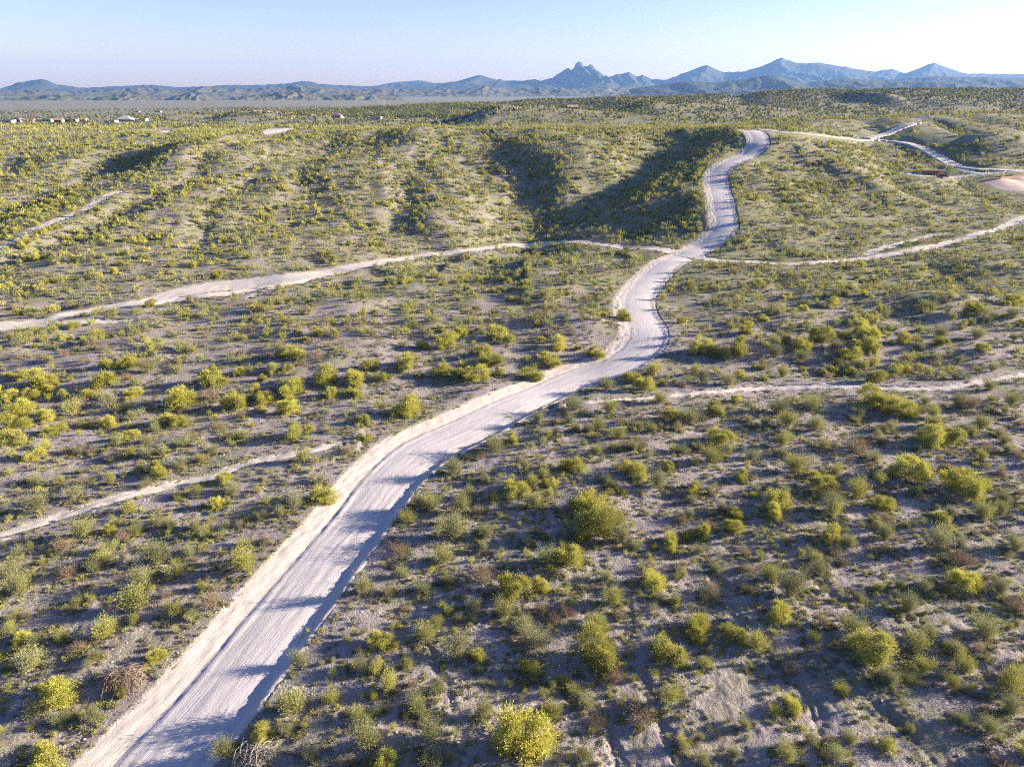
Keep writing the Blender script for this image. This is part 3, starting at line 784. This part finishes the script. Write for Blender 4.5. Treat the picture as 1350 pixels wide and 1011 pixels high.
grow('p', int(AR(1000, 1500) * .001), 1000, 1500, 2.6, 4.6, None, ridge)
grow('c', int(AR(1000, 1500) * .022), 1000, 1500, 2.2, 4.2, None, ridge)
# nothing tall grows in the strip in front of the upper roads
_P = [(r[0], [(a, b) for a, b, *_ in r[1]]) for r in ROADS if r[0] in ('dirt_track', 'dirt_road') and r[1][-1][1] < 235]
_mx = np.array([m[1] for m in more]); _my = np.array([m[2] for m in more]); _mw = np.array([m[3] for m in more]); _mz = height(_mx, _my)
bx_, by_, bd_ = project(_mx, _my, _mz); _, ty_, _ = project(_mx, _my, _mz + .85 * _mw)
drop = np.zeros(len(more), bool)
for nm, pl in _P:
    for (a, b), (c, d) in zip(pl[:-1], pl[1:]):
        if max(b, d) > 240: continue
        for t in np.linspace(0, 1, 12):
            rx, ry = a + (c - a) * t, b + (d - b) * t
            drop |= (np.abs(bx_ - rx) < _mw * bd_ ** -1 * F * .5 + 3) & (by_ > ry - 1) & (ty_ < ry + 1.5) & (_my > 250) & (_my < 480)
more = [m for m, dd in zip(more, drop) if not dd]
mk = np.array([ord(m[0]) for m in more]); mx = np.array([m[1] for m in more]); my = np.array([m[2] for m in more]); mw = np.array([m[3] for m in more]); mt = np.array([m[4] for m in more])
mz = height(mx, my)
qx, qy, qd = project(mx, my, mz)
big = mw / qd * ((qx > 4) & (qx < 1346) & (qy < 1005) & (qd > 1))
# those that show largest become things of their own
NAME = {'p': 'palo_verde_tree', 'c': 'creosote_bush', 'g': 'creosote_bush', 'd': 'dry_bush', 'r': 'dry_bush', 'y': 'flowering_bush'}
quota = {'palo_verde_tree': 285, 'creosote_bush': 290, 'dry_bush': 110, 'flowering_bush': 90}
for p in plants: quota[NAME[p[0]]] -= 1
taken = np.zeros(len(more), bool)
for kk in np.argsort(-big):
    if big[kk] <= 0: break
    nm = NAME[chr(mk[kk])]
    if quota[nm] > 0:
        quota[nm] -= 1; taken[kk] = True
        plants.append([chr(mk[kk]), mx[kk], my[kk], mw[kk], mt[kk], 0])

# ---------------------------------------------------------------- labels
ANCH = [(692, 985, 'the largest round tree at the bottom edge'), (71, 1008, 'the big yellow bush in the bottom left corner'),
        (165, 900, 'the brown brush pile left of the road'), (340, 1000, 'the bleached branch pile right of the road'),
        (781, 873, 'the round bright tree at lower centre'), (1267, 745, 'the reddish dead bush at lower right'),
        (1198, 629, 'the tall pale tree at middle right'), (1270, 650, 'the spreading pale tree by the right edge'),
        (427, 663, 'the orange-tinged bush at the road bank'), (537, 545, 'the wide yellow tree inside the road bend'),
        (679, 653, 'the rounded tree right of the road bend'), (833, 626, 'the slim bright tree at mid right'),
        (1095, 404, 'the lone round tree on the shaded bank'), (1149, 869, 'the pale domed tree at lower right'),
        (568, 974, 'the dark shaded bush at the bottom'), (786, 702, 'the wide bright tree in the lower middle'),
        (45, 693, 'the end of the lower left trail'), (280, 628, 'the middle of the lower left trail'), (1100, 510, 'the thin trail at middle right'),
        (336, 373, 'the wide pale patch of the wash'), (90, 424, 'the left end of the wash'), (912, 335, 'the road and track crossing'),
        (850, 432, 'the tight double bend of the road'), (1260, 320, 'the right end of the side track'), (120, 275, 'the short trail on the left hill'),
        (700, 325, 'the narrow middle of the wash'), (1230, 232, 'the open shelter'), (948, 260, 'the road climbing the hill'), (990, 176, 'the top of the climbing road'),
        (279, 506, 'the yellow tree group on the left flats'), (385, 522, 'the yellow trees left of centre'), (25, 545, 'the yellow trees at the left edge'),
        (725, 483, 'the long tree clump below the bends'), (1280, 415, 'the tree clump at the far right'), (980, 470, 'the tree row right of the bends')]
DIRS = ['right of', 'above-right of', 'above', 'above-left of', 'left of', 'below-left of', 'below', 'below-right of']
ORD = ['first', 'second', 'third', 'fourth', 'fifth']
LOOK = {'p': ['dull yellow-green', 'yellow-green', 'bright yellow-green'], 'c': ['dark olive', 'olive', 'olive green'], 'g': ['grey-green', 'pale grey-green', 'pale olive'], 'd': ['brown dry', 'tan dry', 'grey-brown dry'], 'r': ['reddish dead', 'reddish dead', 'reddish dead'], 'y': ['golden yellow', 'bright yellow', 'vivid yellow']}
NOUN = {'p': 'tree', 'c': 'bush', 'g': 'bush', 'd': 'bush', 'r': 'bush', 'y': 'bush'}
GROUP = {'palo_verde_tree': 'yellow-green trees over the desert', 'creosote_bush': 'olive bushes over the desert', 'dry_bush': 'dry bushes over the desert', 'flowering_bush': 'yellow bushes over the desert'}
pX = np.array([p[1] for p in plants]); pY = np.array([p[2] for p in plants]); pW = np.array([p[3] for p in plants]); pZ = height(pX, pY)
sx, sy, sdp = project(pX, pY, pZ)
spx = pW / sdp * F
labels = [None] * len(plants); slots = {}
for i, p in enumerate(plants):
    cx, cy = sx[i], sy[i] - spx[i] * .3
    self_a = [a for a in ANCH[:16] if p[5] and abs(a[0] - sx[i]) < 7 and abs(a[1] - sy[i]) < 9]
    size = 'tiny' if spx[i] < 8 else 'small' if spx[i] < 17 else 'medium' if spx[i] < 32 else 'large'
    lo, hi = TINT[p[0]]; look = LOOK[p[0]][min(2, int(3 * (p[4] - lo) / (hi - lo)))]
    if self_a:
        labels[i] = self_a[0][2][4:] + (', bushy and leafy' if p[0] not in 'rd' else ', bare twigs'); continue
    best = min(ANCH, key=lambda a: math.hypot(a[0] - cx, (a[1] - cy) * 1.25))
    an = math.atan2(-(cy - best[1]), cx - best[0]); dr = DIRS[int(round(an / (pi / 4))) % 8]
    slots.setdefault((best[2], dr, NOUN[p[0]]), []).append((math.hypot(cx - best[0], cy - best[1]), i, size, look))
for (an, dr, noun), L in slots.items():
    L.sort()
    for k, (dist, i, size, look) in enumerate(L):
        if k < 5: labels[i] = f'{size} {look} {noun}, {ORD[k]} {dr} {an}'
        else:
            labels[i] = f'{size} {look} {noun}, {100 * sx[i] / 1350:.1f}% across and {100 * sy[i] / 1011:.1f}% down the view'
        if len(labels[i].replace('.', ' ').split()) > 16: labels[i] = labels[i].split(' ', 1)[1]
seen = {}
for i, l in enumerate(labels):
    if l in seen: labels[i] = l = f'{l}, {100 * sx[i] / 1350:.1f}% across'
    seen[l] = i

# ---------------------------------------------------------------- single plants: an Empty with stems and foliage under it
for i, (kd, x, y, w, t, hd_) in enumerate(plants):
    nm = NAME[kd]; var = FULL['d' if kd == 'r' else 'p' if kd == 'y' and w > 1.5 else kd]
    lm, sm = var[int(RNG.integers(len(var)))]
    e = empty(nm, (x, y, float(pZ[i]) - .02 * w), RNG.uniform(0, 2 * pi))
    hs = w * RNG.uniform(.88, 1.15) * (.92 if kd == 'p' else 1.0)
    e.scale = (w * RNG.uniform(.85, 1.2), w * RNG.uniform(.85, 1.15), hs * RNG.uniform(.85, 1.1))
    tag(e, labels[i], 'tree' if kd == 'p' else 'bush', GROUP[nm])
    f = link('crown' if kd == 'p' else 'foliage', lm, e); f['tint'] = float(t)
    link('trunk' if kd == 'p' else 'stems', sm, e)

# ---------------------------------------------------------------- the masses
def mass(name, sel):
    ks = np.where(sel)[0]; idx = []
    for k in ks:
        r = math.hypot(mx[k], my[k]); lod = 'near' if r < 85 else 'mid' if r < 190 else 'far' if r < 620 else 'tiny'
        c = PIDX[(lod, chr(mk[k]))]; idx.append(c[int(RNG.integers(len(c)))])
    n = len(ks); rot = np.zeros((n, 3)); rot[:, 2] = RNG.uniform(0, 6.28, n)
    w = mw[ks]; h = w * RNG.uniform(.85, 1.15, n) * np.where(mk[ks] == ord('p'), .95, 1.)
    scatter(name, np.stack([mx[ks], my[ks], mz[ks] - .02 * w], 1), rot, np.stack([w * RNG.uniform(.8, 1.25, n), w * RNG.uniform(.8, 1.25, n), h], 1), idx, mt[ks])
mass('open_woods', ~taken & (mk == ord('p')))
mass('shrubbery', ~taken & (mk != ord('p')))
def tufts(name, n, r0, r1, w0, w1, key, cl=None, tint=(.1, .7), gap=-.6, sq=.8):
    X, Y = fan(n, r0, r1); ok = clear(X, Y, gap, False)
    if cl: ok &= RNG.uniform(0, 1, n) < ss(fbm(X / cl[0], Y / cl[0], 3, cl[1]), cl[2], cl[3])
    if r0 < 60: ok &= RNG.uniform(0, 1, n) < bare(X, Y)
    X, Y = X[ok], Y[ok]; n = len(X); w = w0 + (w1 - w0) * RNG.uniform(0, 1, n) ** 2
    rot = np.zeros((n, 3)); rot[:, 2] = RNG.uniform(0, 6.28, n)
    c = PIDX[key]; idx = np.array(c)[RNG.integers(0, len(c), n)]
    return np.stack([X, Y, height(X, Y)], 1), rot, np.stack([w, w, w * RNG.uniform(.7, 1.1, n) * sq], 1), idx, RNG.uniform(*tint, n)
def join(*a): return [np.concatenate(x) for x in zip(*a)]
def skirts():
    out = []
    for i, (kd, x, y, w, t, h_) in enumerate(plants):
        if math.hypot(x, y) > 120: continue
        n = int(5 + 7 * w); a = RNG.uniform(0, 2 * pi, n); r = w * (.25 + .55 * RNG.uniform(0, 1, n))
        X = x + r * np.cos(a) - .1 * w; Y = y + r * np.sin(a) - .12 * w
        ok = clear(X, Y, .1, False); X, Y = X[ok], Y[ok]; n = len(X)
        out.append((X, Y, RNG.uniform(.3, .9, n) * min(1., .5 + .25 * w), np.clip(RNG.normal(.62 if kd in 'py' else .45, .2, n), .05, 1)))
    X, Y, w, t = [np.concatenate(q) for q in zip(*out)]; n = len(X)
    rot = np.zeros((n, 3)); rot[:, 2] = RNG.uniform(0, 6.28, n)
    return np.stack([X, Y, height(X, Y)], 1), rot, np.stack([w, w, w * RNG.uniform(.6, 1., n)], 1), np.array(PIDX[('tuft', 't')])[RNG.integers(0, 4, n)], t
scatter('undergrowth', *join(skirts(),
    tufts('', int(AR(22, 75) * 5.5), 22, 75, .14, .75, ('tuft', 't'), (2.5, 401, -.35, .4), (.05, .62)),
    tufts('', int(AR(22, 95) * 1.2), 22, 95, .25, .9, ('tuft', 't'), (5., 403, 0, .5), (.45, .85)),
    tufts('', int(AR(75, 150) * 2.4), 75, 150, .3, .9, ('tuft', 't'), (4., 402, -.35, .4), (.05, .62)),
    tufts('', int(AR(150, 330) * .8), 150, 330, .5, 1.2, ('tuft', 't'), (9., 404, -.35, .4), (.15, .7))))
scatter('pebbles', *join(
    tufts('', int(AR(22, 60) * 4.0), 22, 60, .06, .30, ('stone', 's'), (3., 405, -.2, .5), (0, 1), -2.0),
    tufts('', int(AR(60, 110) * .5), 60, 110, .12, .4, ('stone', 's'), (5., 406, -.2, .5), (0, 1), -1.0)))
# ---------------------------------------------------------------- houses beyond the hill, the open shelter, brush piles
def wallmat(name, c): return plain(name, c, .9, .12, .6)
M_WHITE = wallmat('white_stucco', (.31, .295, .29)); M_TAN = wallmat('tan_stucco', (.46, .34, .26)); M_BROWN = wallmat('brown_stucco', (.27, .19, .15))
M_ORANGE = wallmat('orange_stucco', (.36, .235, .17)); M_RUST = plain('rusty_sheet', (.19, .125, .095), .6, .35, 1.5); M_SLATE = plain('dull_purple_tile', (.19, .14, .17), .8, .2, 2.)
M_GLASS = plain('dark_window_glass', (.025, .03, .04), .15, .2, 1.); M_WOOD = plain('weathered_post', (.20, .13, .09), .9, .3, 4.)
M_TYRE = plain('black_rubber', (.02, .02, .02), .9, .2, 4.); M_CAR = plain('dark_red_paint', (.10, .03, .03), .35, .1, 1.); M_BRUSH = plain('dead_wood', (.19, .14, .11), .95, .35, 6.); M_BLEACH = plain('bleached_wood', (.30, .255, .22), .95, .3, 6.)
M_WHITEROOF = plain('white_sheet_roof', (.38, .37, .38), .6, .08, 1.)
def house(px, py, w, d, h, wall, roof, style, label, rz=0., nwin=3):
    h = h * .66; w *= .75; d *= .85
    if py > 155:
        y = 655. + 6 * (px % 7); x = (px - CX) / F * (y * CP + 33 * SP)
    else:
        x, y = march([px], [py], height); x, y = x[0], y[0]
    z = min(float(height(np.array([x + a]), np.array([y + b]))[0]) for a in (-w / 2, w / 2) for b in (-d / 2, d / 2)) - .2
    e = empty('house', (x, y, z), rz); tag(e, label, 'house', 'desert houses beyond the hill')
    hw, hd = w / 2, d / 2; th = .35
    b = MB()
    b.box(-hw, hw, -hd, -hd + th, 0, h); b.box(-hw, hw, hd - th, hd, 0, h); b.box(-hw, -hw + th, -hd + th, hd - th, 0, h); b.box(hw - th, hw, -hd + th, hd - th, 0, h)
    if style == 'flat':
        b.box(-hw + .003, -hw + th, -hd + .003, hd - .003, h, h + .5); b.box(hw - th, hw - .003, -hd + .003, hd - .003, h, h + .5)
        b.box(-hw + th, hw - th, -hd + .003, -hd + th, h, h + .5); b.box(-hw + th, hw - th, hd - th, hd - .003, h, h + .5)
    b.build('wall', wall, e)
    r = MB(); o = .6
    if style == 'flat': r.box(-hw + th + .01, hw - th - .01, -hd + th + .01, hd - th - .01, h - .1, h + .12)
    elif style == 'gable':
        r.quad((-hw - o, -hd - o, h), (hw + o, -hd - o, h), (hw + o, 0, h + hd * .5), (-hw - o, 0, h + hd * .5)); r.quad((hw + o, hd + o, h), (-hw - o, hd + o, h), (-hw - o, 0, h + hd * .5), (hw + o, 0, h + hd * .5))
        r.quad((-hw, -hd, h), (-hw, hd, h), (-hw, .01, h + hd * .46), (-hw, -.01, h + hd * .46)); r.quad((hw, hd, h), (hw, -hd, h), (hw, -.01, h + hd * .46), (hw, .01, h + hd * .46))
    else:
        k = max(hw - hd, .3)
        r.quad((-hw - o, -hd - o, h), (hw + o, -hd - o, h), (k, 0, h + hd * .62), (-k, 0, h + hd * .62)); r.quad((hw + o, hd + o, h), (-hw - o, hd + o, h), (-k, 0, h + hd * .62), (k, 0, h + hd * .62))
        r.quad((hw + o, -hd - o, h), (hw + o, hd + o, h), (k, .01, h + hd * .62), (k, -.01, h + hd * .62)); r.quad((-hw - o, hd + o, h), (-hw - o, -hd - o, h), (-k, -.01, h + hd * .62), (-k, .01, h + hd * .62))
    r.build('roof', roof, e)
    for k in range(nwin):
        xc = -hw + (k + .7) * w / (nwin + .6)
        m = MB(); m.box(xc - .8, xc + .8, -hd - .04, -hd + .02, 1.0, min(h - .5, 2.3)); m.build('window', M_GLASS, e)
    xc = -hw + (nwin + .3) * w / (nwin + .6)
    m = MB(); m.box(xc - .55, xc + .55, -hd - .05, -hd + .02, .2, 2.25); m.build('door', M_WOOD, e)
    return e
HOUSES = [(8, 171, 20, 9, 3.4, M_WHITE, M_WHITEROOF, 'flat', 'long white flat house at the left edge, beyond the hill', .05),
    (25, 172.5, 13, 9, 3.6, M_BROWN, M_SLATE, 'hip', 'brown house with purple hipped roof, second from the left edge', -.1),
    (40, 171.5, 12, 8, 3.4, M_TAN, M_SLATE, 'gable', 'tan house with dark gabled roof beside the purple-roofed house', .1),
    (62, 171, 17, 9, 3.6, M_WHITE, M_TAN, 'flat', 'long pale house with tan flat roof, left of the orange house', 0),
    (79, 172, 9, 8, 4.2, M_ORANGE, M_ORANGE, 'gable', 'small orange gabled house in the left row', .2),
    (96, 171.5, 14, 8, 3.2, M_BROWN, M_TAN, 'flat', 'low brown flat house right of the orange house', 0),
    (111, 171.5, 8, 7, 3.2, M_TAN, M_TAN, 'flat', 'small tan flat house ending the left row', 0),
    (148, 169, 12, 8, 3.2, M_WHITE, M_SLATE, 'flat', 'white flat house left of the white peaked house', 0),
    (167, 170, 17, 12, 3.0, M_WHITE, M_WHITEROOF, 'hip', 'white house with a tall white peaked roof', .1),
    (188, 170, 13, 9, 3.4, M_TAN, M_TAN, 'flat', 'tan flat house right of the white peaked house', 0),
    (445, 165.5, 12, 9, 3.8, M_TAN, M_SLATE, 'hip', 'tan house with dark hipped roof left of the white box house', 0),
    (495, 166.5, 16, 10, 4.6, M_WHITE, M_WHITEROOF, 'flat', 'white box house at the middle of the far road', 0),
    (599, 166.5, 9, 7, 3.4, M_WHITE, M_SLATE, 'gable', 'small white gabled house beside the dark hill shadow', .1),
    (651, 166.5, 17, 10, 4.6, M_BROWN, M_WHITEROOF, 'flat', 'brown house with white flat roof, rightmost but one', 0),
    (754, 166, 12, 8, 3.4, M_TAN, M_TAN, 'gable', 'tan gabled house, rightmost of the far houses', 0),
    (181, 148.5, 14, 9, 4, M_WHITE, M_WHITEROOF, 'flat', 'tiny white house far out on the left plain', 0),
    (209, 148.5, 16, 10, 4, M_TAN, M_SLATE, 'gable', 'tiny tan house on the end of the far ridge', 0)]
for hrow in HOUSES: house(*hrow)

# open-sided shelter with a rusty flat roof
x, y = march([1230], [232], height); x, y = x[0], y[0]; z = float(height(np.array([x]), np.array([y]))[0])
e = empty('shelter', (x, y, z), -.08); tag(e, 'open-sided shelter with rusty flat roof beside the dirt lot', 'shelter'); e.scale = (.85, .85, .85)
b = MB(); b.box(-6, 6, -2.8, 2.8, 3.0, 3.18); rf = b.build('roof', M_RUST, e)
b = MB(); b.box(-6.05, 6.05, -2.86, -2.803, 2.85, 3.24); b.build('fascia', M_ORANGE, rf)
for a in (-5.6, -1.9, 1.9, 5.6):
    for c in (-2.5, 2.5):
        b = MB(); b.tube([(a, c, -.4), (a, c, 2.995)], [.13, .13], 6); b.build('post', M_WOOD, e)
b = MB(); b.box(2.4, 5.4, 0, 2.35, -.2, 2.6); b.build('store_room', M_ORANGE, e)
b = MB(); b.box(-5.5, 2.3, 2.3, 2.42, -.2, 2.4); b.build('back_wall_panel', M_BROWN, e)
# dark car parked next to it
x, y = march([1243], [234.5], height); x, y = x[0], y[0]; z = float(height(np.array([x]), np.array([y]))[0]) + .1
e = empty('parked_car', (x, y, z), .1); tag(e, 'dark red car parked beside the open shelter', 'car')
prof = [(-2.2, .35), (2.2, .35), (2.25, .75), (1.4, .95), (.7, 1.5), (-1.2, 1.52), (-2.0, 1.0), (-2.25, .8)]
V = [(px, -.85, pz) for px, pz in prof] + [(px, .85, pz) for px, pz in prof]; n = len(prof); i0 = 0
b = MB(); b.v = V; b.f = [(k, (k + 1) % n, n + (k + 1) % n, n + k) for k in range(n)] + [(0, 7, 2, 1), (7, 6, 3, 2), (6, 5, 4, 3), (8, 9, 10, 15), (15, 10, 11, 14), (14, 11, 12, 13)]
b.build('body', M_CAR, e)
for sy_ in (-.86, .83):
    b = MB(); b.box(-1.3, .8, sy_, sy_ + .03, 1.02, 1.42); b.build('window', M_GLASS, e)
for a in (-1.35, 1.4):
    for c in (-.9, .7):
        b = MB(); b.tube([(a, c, .34), (a, c + .2, .34)], [.34, .34], 12); b.quad((a - .2, c - .002, .2), (a + .2, c - .002, .2), (a + .2, c - .002, .5), (a - .2, c - .002, .5)); b.build('wheel', M_TYRE, e)
# reddish retaining wall along the lot
P = march([1291, 1300, 1318, 1345, 1385], [240.5, 239, 236.5, 233.5, 231], height)
m = MB(); zz = height(P[0], P[1])
for k in range(4):
    a = np.array([P[0][k], P[1][k]]); c = np.array([P[0][k + 1], P[1][k + 1]]); t = (c - a) / np.hypot(*(c - a)); nn = np.array([-t[1], t[0]]) * .2; c = c - t * .01
    i = len(m.v)
    for q, zq in ((a - nn, zz[k]), (c - nn, zz[k + 1]), (c + nn, zz[k + 1]), (a + nn, zz[k])): m.v.append((q[0], q[1], zq - .4))
    for q, zq in ((a - nn, zz[k]), (c - nn, zz[k + 1]), (c + nn, zz[k + 1]), (a + nn, zz[k])): m.v.append((q[0], q[1], zq + .85))
    for q in ((0, 3, 2, 1), (4, 5, 6, 7), (0, 1, 5, 4), (1, 2, 6, 5), (2, 3, 7, 6), (3, 0, 4, 7)): m.f.append(tuple(i + v for v in q))
tag(m.build('retaining_wall', M_ORANGE), 'low orange retaining wall along the pink dirt lot', 'wall')

# heaps of dead branches by the road
def brush_pile(px, py, w, mat, label, n, seed, arch):
    rng = np.random.default_rng(seed)
    x, y = march([px], [py], height); x, y = x[0], y[0]; z = float(height(np.array([x]), np.array([y]))[0])
    m = MB()
    for k in range(n):
        a = rng.uniform(0, 2 * pi); r = rng.uniform(.1, .5) * w; c = np.array([rng.normal() * .18 * w, rng.normal() * .15 * w, .05])
        d = np.array([cos(a), sin(a), 0]); hgt = rng.uniform(.15, .5) * w * arch; L = rng.uniform(.5, 1.) * w * .5
        pts = [c - d * L * .8 + rng.normal(size=3) * .06, c - d * L * .3 + np.array([0, 0, hgt * .8]) + rng.normal(size=3) * .08, c + d * L * .25 + np.array([0, 0, hgt]) + rng.normal(size=3) * .1, c + d * L + np.array([0, 0, hgt * rng.uniform(.1, .9)]) + rng.normal(size=3) * .1]
        pts = [np.array([p[0], p[1], max(p[2], .02)]) for p in pts]; q = rng.uniform(.012, .035)
        m.tube(pts, [q, q * .9, q * .7, q * .3], 4)
    o = m.build('brush_pile', mat); o.location = (x, y, z)
    tag(o, label, 'brush pile', 'heaps of dead branches')
brush_pile(166, 903, 2.8, M_BRUSH, 'brown brush pile of arching twigs left of the road', 260, 3, 1.1)
brush_pile(338, 1003, 3.0, M_BLEACH, 'bleached branch pile right of the road at the bottom', 150, 4, .6)
# ---------------------------------------------------------------- mountains on the horizon
def ylift(py, D): return H + D * tan(atan((CY - py) / F) - PITCH)
def mountain_material(name, a, b):
    m, nt = mat_new(name); g = NT(nt)
    geo = g.n('ShaderNodeNewGeometry'); P = geo.outputs['Position']
    f = g.noise(P, .012, 5, .7); f2 = g.noise(P, .0022, 4, .6)
    c = g.mix(g.mapr(f, .35, .6), a, b); c = g.mix(g.mapr(f2, .5, .7, 0, .5), c, tuple(.6 * v for v in a))
    g.pbsdf(c, .95, g.bump(f, .35, 12.), .1)
    return m
M_MTN = mountain_material('mountain_scrub_and_rock', (.045, .05, .045), (.058, .06, .05))
M_HILL = mountain_material('hill_scrub', (.08, .08, .05), (.15, .135, .095))
def mountain_range(name, D, sil, width, seed, mat, rough=.22, skew=.35, z0=-44.):
    xs = [p[0] for p in sil]
    px = np.arange(xs[0], xs[-1] + .1, .8)
    zc = np.array([ylift(y, D) for y in np.interp(px, xs, [p[1] for p in sil])])
    nv = 65; q = np.linspace(-1, 1, nv); q = np.sign(q) * np.abs(q) ** 1.4
    az = (px - CX) / F
    Y = D + q[None] * width + 0 * az[:, None]
    X = az[:, None] * CP * Y
    warp = width * skew * gnoise(X / (width * .9), Y / (width * .9), seed) * ss(np.abs(q), .04, .6)[None]
    zi = np.interp((az[:, None] * D * CP + warp).ravel(), az * D * CP, zc).reshape(X.shape)
    prof = (1 - np.abs(q)) ** 1.25
    rid = 1 - np.abs(fbm(X / (width * .30), Y / (width * .45), 4, seed + 5))
    mod = 1 - rough * 2.2 * (1 - rid) * (1 - np.exp(-(q / .22) ** 2))[None]
    hgt = np.maximum(zi - z0, 1) * prof[None] * np.clip(mod, .15, 1.2)
    Z = z0 - 14 * np.abs(q)[None] ** 3 + hgt
    n = len(px)
    V = np.stack([X.ravel(), Y.ravel(), Z.ravel()], 1)
    a = np.arange(n - 1)[:, None] * nv; b = np.arange(nv - 1)[None]
    f = np.stack([(a + b).ravel(), (a + nv + b).ravel(), (a + nv + b + 1).ravel(), (a + b + 1).ravel()], 1)
    return tag(link(name, mesh_from(name, V, f, [mat], smooth=True)), kind='structure')
MAIN = [(-420, 118), (-250, 112), (-120, 116), (0, 117), (20, 110), (38, 107), (50, 105.5), (56, 104.5), (64, 106), (75, 112), (105, 116), (150, 114), (200, 112), (240, 115.5), (300, 112), (350, 112.5), (380, 110), (400, 107), (412, 108), (420, 111), (480, 114), (540, 112), (600, 108), (618, 103), (632, 99), (640, 101), (655, 105.5), (690, 107), (705, 104.5), (712, 107), (728, 103), (740, 95), (745, 91), (749, 90), (752, 93), (756, 90), (758, 84), (762, 81.5), (766, 82.5), (768, 87), (773, 88), (777, 85), (781, 87), (785, 92), (800, 102), (806, 101), (812, 98), (822, 97), (828, 95), (838, 101), (841, 101), (846, 99), (860, 105), (880, 105), (912, 92), (930, 86), (938, 90), (950, 95), (975, 95), (1000, 88), (1018, 79), (1026, 76), (1036, 80), (1045, 83), (1060, 84), (1075, 83), (1100, 87), (1130, 92), (1150, 95), (1172, 91), (1190, 97), (1206, 91), (1218, 85), (1226, 83), (1245, 90), (1270, 97), (1310, 97.5), (1350, 98), (1450, 96), (1560, 104), (1700, 100), (1900, 112)]
def jag(S, seed, amp, up=0.):
    S = [(a, b - up) for a, b in S]
    r = np.random.default_rng(seed); out = []
    for (a, b), (c, d) in zip(S[:-1], S[1:]):
        n = max(1, int((c - a) / 5))
        for k in range(n):
            t = k / n; out.append((a + (c - a) * t, b + (d - b) * t + (r.normal() * amp if k else 0)))
    return out + [S[-1]]
mountain_range('mountains', 10200, jag(MAIN, 4, .45), 2100, 201, M_MTN, .30, .45)
mountain_range('mountains', 12700, jag([(495, 114), (515, 109.5), (528, 108), (545, 107), (556, 106.5), (568, 109), (585, 113)], 5, .2), 900, 231, M_MTN)
mountain_range('hills', 6400, jag([(-300, 124), (-100, 121), (0, 122), (40, 121), (90, 124), (140, 121), (180, 118), (230, 121), (262, 117), (300, 121), (340, 119), (395, 115), (430, 118), (470, 121), (500, 119), (560, 122), (610, 121), (640, 116), (668, 120), (720, 117), (760, 120), (800, 117), (850, 121), (900, 119), (960, 121), (1100, 121)], 6, .5, 2.5), 900, 241, M_HILL, .35, .6)
mountain_range('hills', 4300, jag([(-300, 134), (-60, 131), (20, 132), (70, 128), (110, 133), (165, 127), (215, 133), (250, 126), (290, 133), (330, 129), (380, 124), (420, 130), (470, 127), (530, 132)], 7, .5, 3.), 420, 251, M_HILL, .4, .7)
mountain_range('hills', 5600, jag([(830, 118), (870, 112), (905, 107), (945, 109), (985, 104), (1012, 98.5), (1020, 99), (1042, 106), (1060, 110), (1110, 104), (1160, 106), (1230, 101), (1290, 102), (1350, 104), (1460, 101), (1600, 112)], 8, .25), 1100, 261, M_MTN, .3, .5)

# ---------------------------------------------------------------- sun, sky, air, camera
SUN_EL, SUN_AZ = radians(13.6), radians(80.0)        # azimuth from +Y (view direction) towards +X (right)
sun = bpy.data.lights.new('sun', 'SUN'); sun.energy = 5.0; sun.angle = radians(.55); sun.color = (1.0, .875, .67)
so = bpy.data.objects.new('sun', sun); COL.objects.link(so)
from mathutils import Vector
sd = Vector((sin(SUN_AZ) * cos(SUN_EL), cos(SUN_AZ) * cos(SUN_EL), sin(SUN_EL)))
so.rotation_euler = sd.to_track_quat('Z', 'Y').to_euler(); so.location = sd * 400
w = bpy.data.worlds.new('World'); SC.world = w; w.use_nodes = True
g = NT(w.node_tree); w.node_tree.nodes.clear()
sky = g.n('ShaderNodeTexSky', sky_type='NISHITA'); sky.sun_disc = False
sky.sun_elevation = SUN_EL; sky.sun_rotation = SUN_AZ; sky.altitude = 700; sky.air_density = 1.0; sky.dust_density = .6; sky.ozone_density = 2.5
bg = g.n('ShaderNodeBackground'); bg.inputs['Strength'].default_value = SKY_S
tc = g.n('ShaderNodeTexCoord'); sp = g.n('ShaderNodeSeparateXYZ'); g.l(tc.outputs['Generated'], sp.inputs[0])
g.l(g.mix(1., sky.outputs[0], g.mix(g.mapr(sp.outputs[2], 0., .22), SKY_LOW, SKY_TINT), 'MULTIPLY'), bg.inputs['Color'])
o = g.n('ShaderNodeOutputWorld'); g.l(bg.outputs[0], o.inputs['Surface'])

hz = MB(); hz.box(-15500, 15500, -2500, 15500, -66, 470)
mh, nt = mat_new('air'); g = NT(nt)
pv = g.n('ShaderNodeVolumePrincipled'); pv.inputs['Density'].default_value = 4.2e-5
pv.inputs['Color'].default_value = (.23, .44, .90, 1); pv.inputs['Anisotropy'].default_value = .2
oo = g.n('ShaderNodeOutputMaterial'); g.l(pv.outputs[0], oo.inputs['Volume'])
haze = hz.build('haze', mh); tag(haze, kind='stuff')

cam = bpy.data.cameras.new('camera'); cam.sensor_width = 36; cam.lens = 36 * F / 1350; cam.clip_end = 60000; cam.clip_start = .5
co = bpy.data.objects.new('camera', cam); COL.objects.link(co)
co.location = (0, 0, H); co.rotation_euler = (pi / 2 - PITCH, 0, 0)
SC.camera = co
SC.view_settings.view_transform = 'Standard'; SC.view_settings.look = 'None'; SC.view_settings.exposure = EXPOSURE; SC.view_settings.gamma = 1
cy = SC.cycles
cy.max_bounces = 5; cy.diffuse_bounces = 2; cy.glossy_bounces = 1; cy.transmission_bounces = 2; cy.transparent_max_bounces = 8; cy.volume_bounces = 0
cy.caustics_reflective = False; cy.caustics_refractive = False
cy.use_denoising = False
cy.filter_width = 1.1
cy.sample_clamp_indirect = 4.0
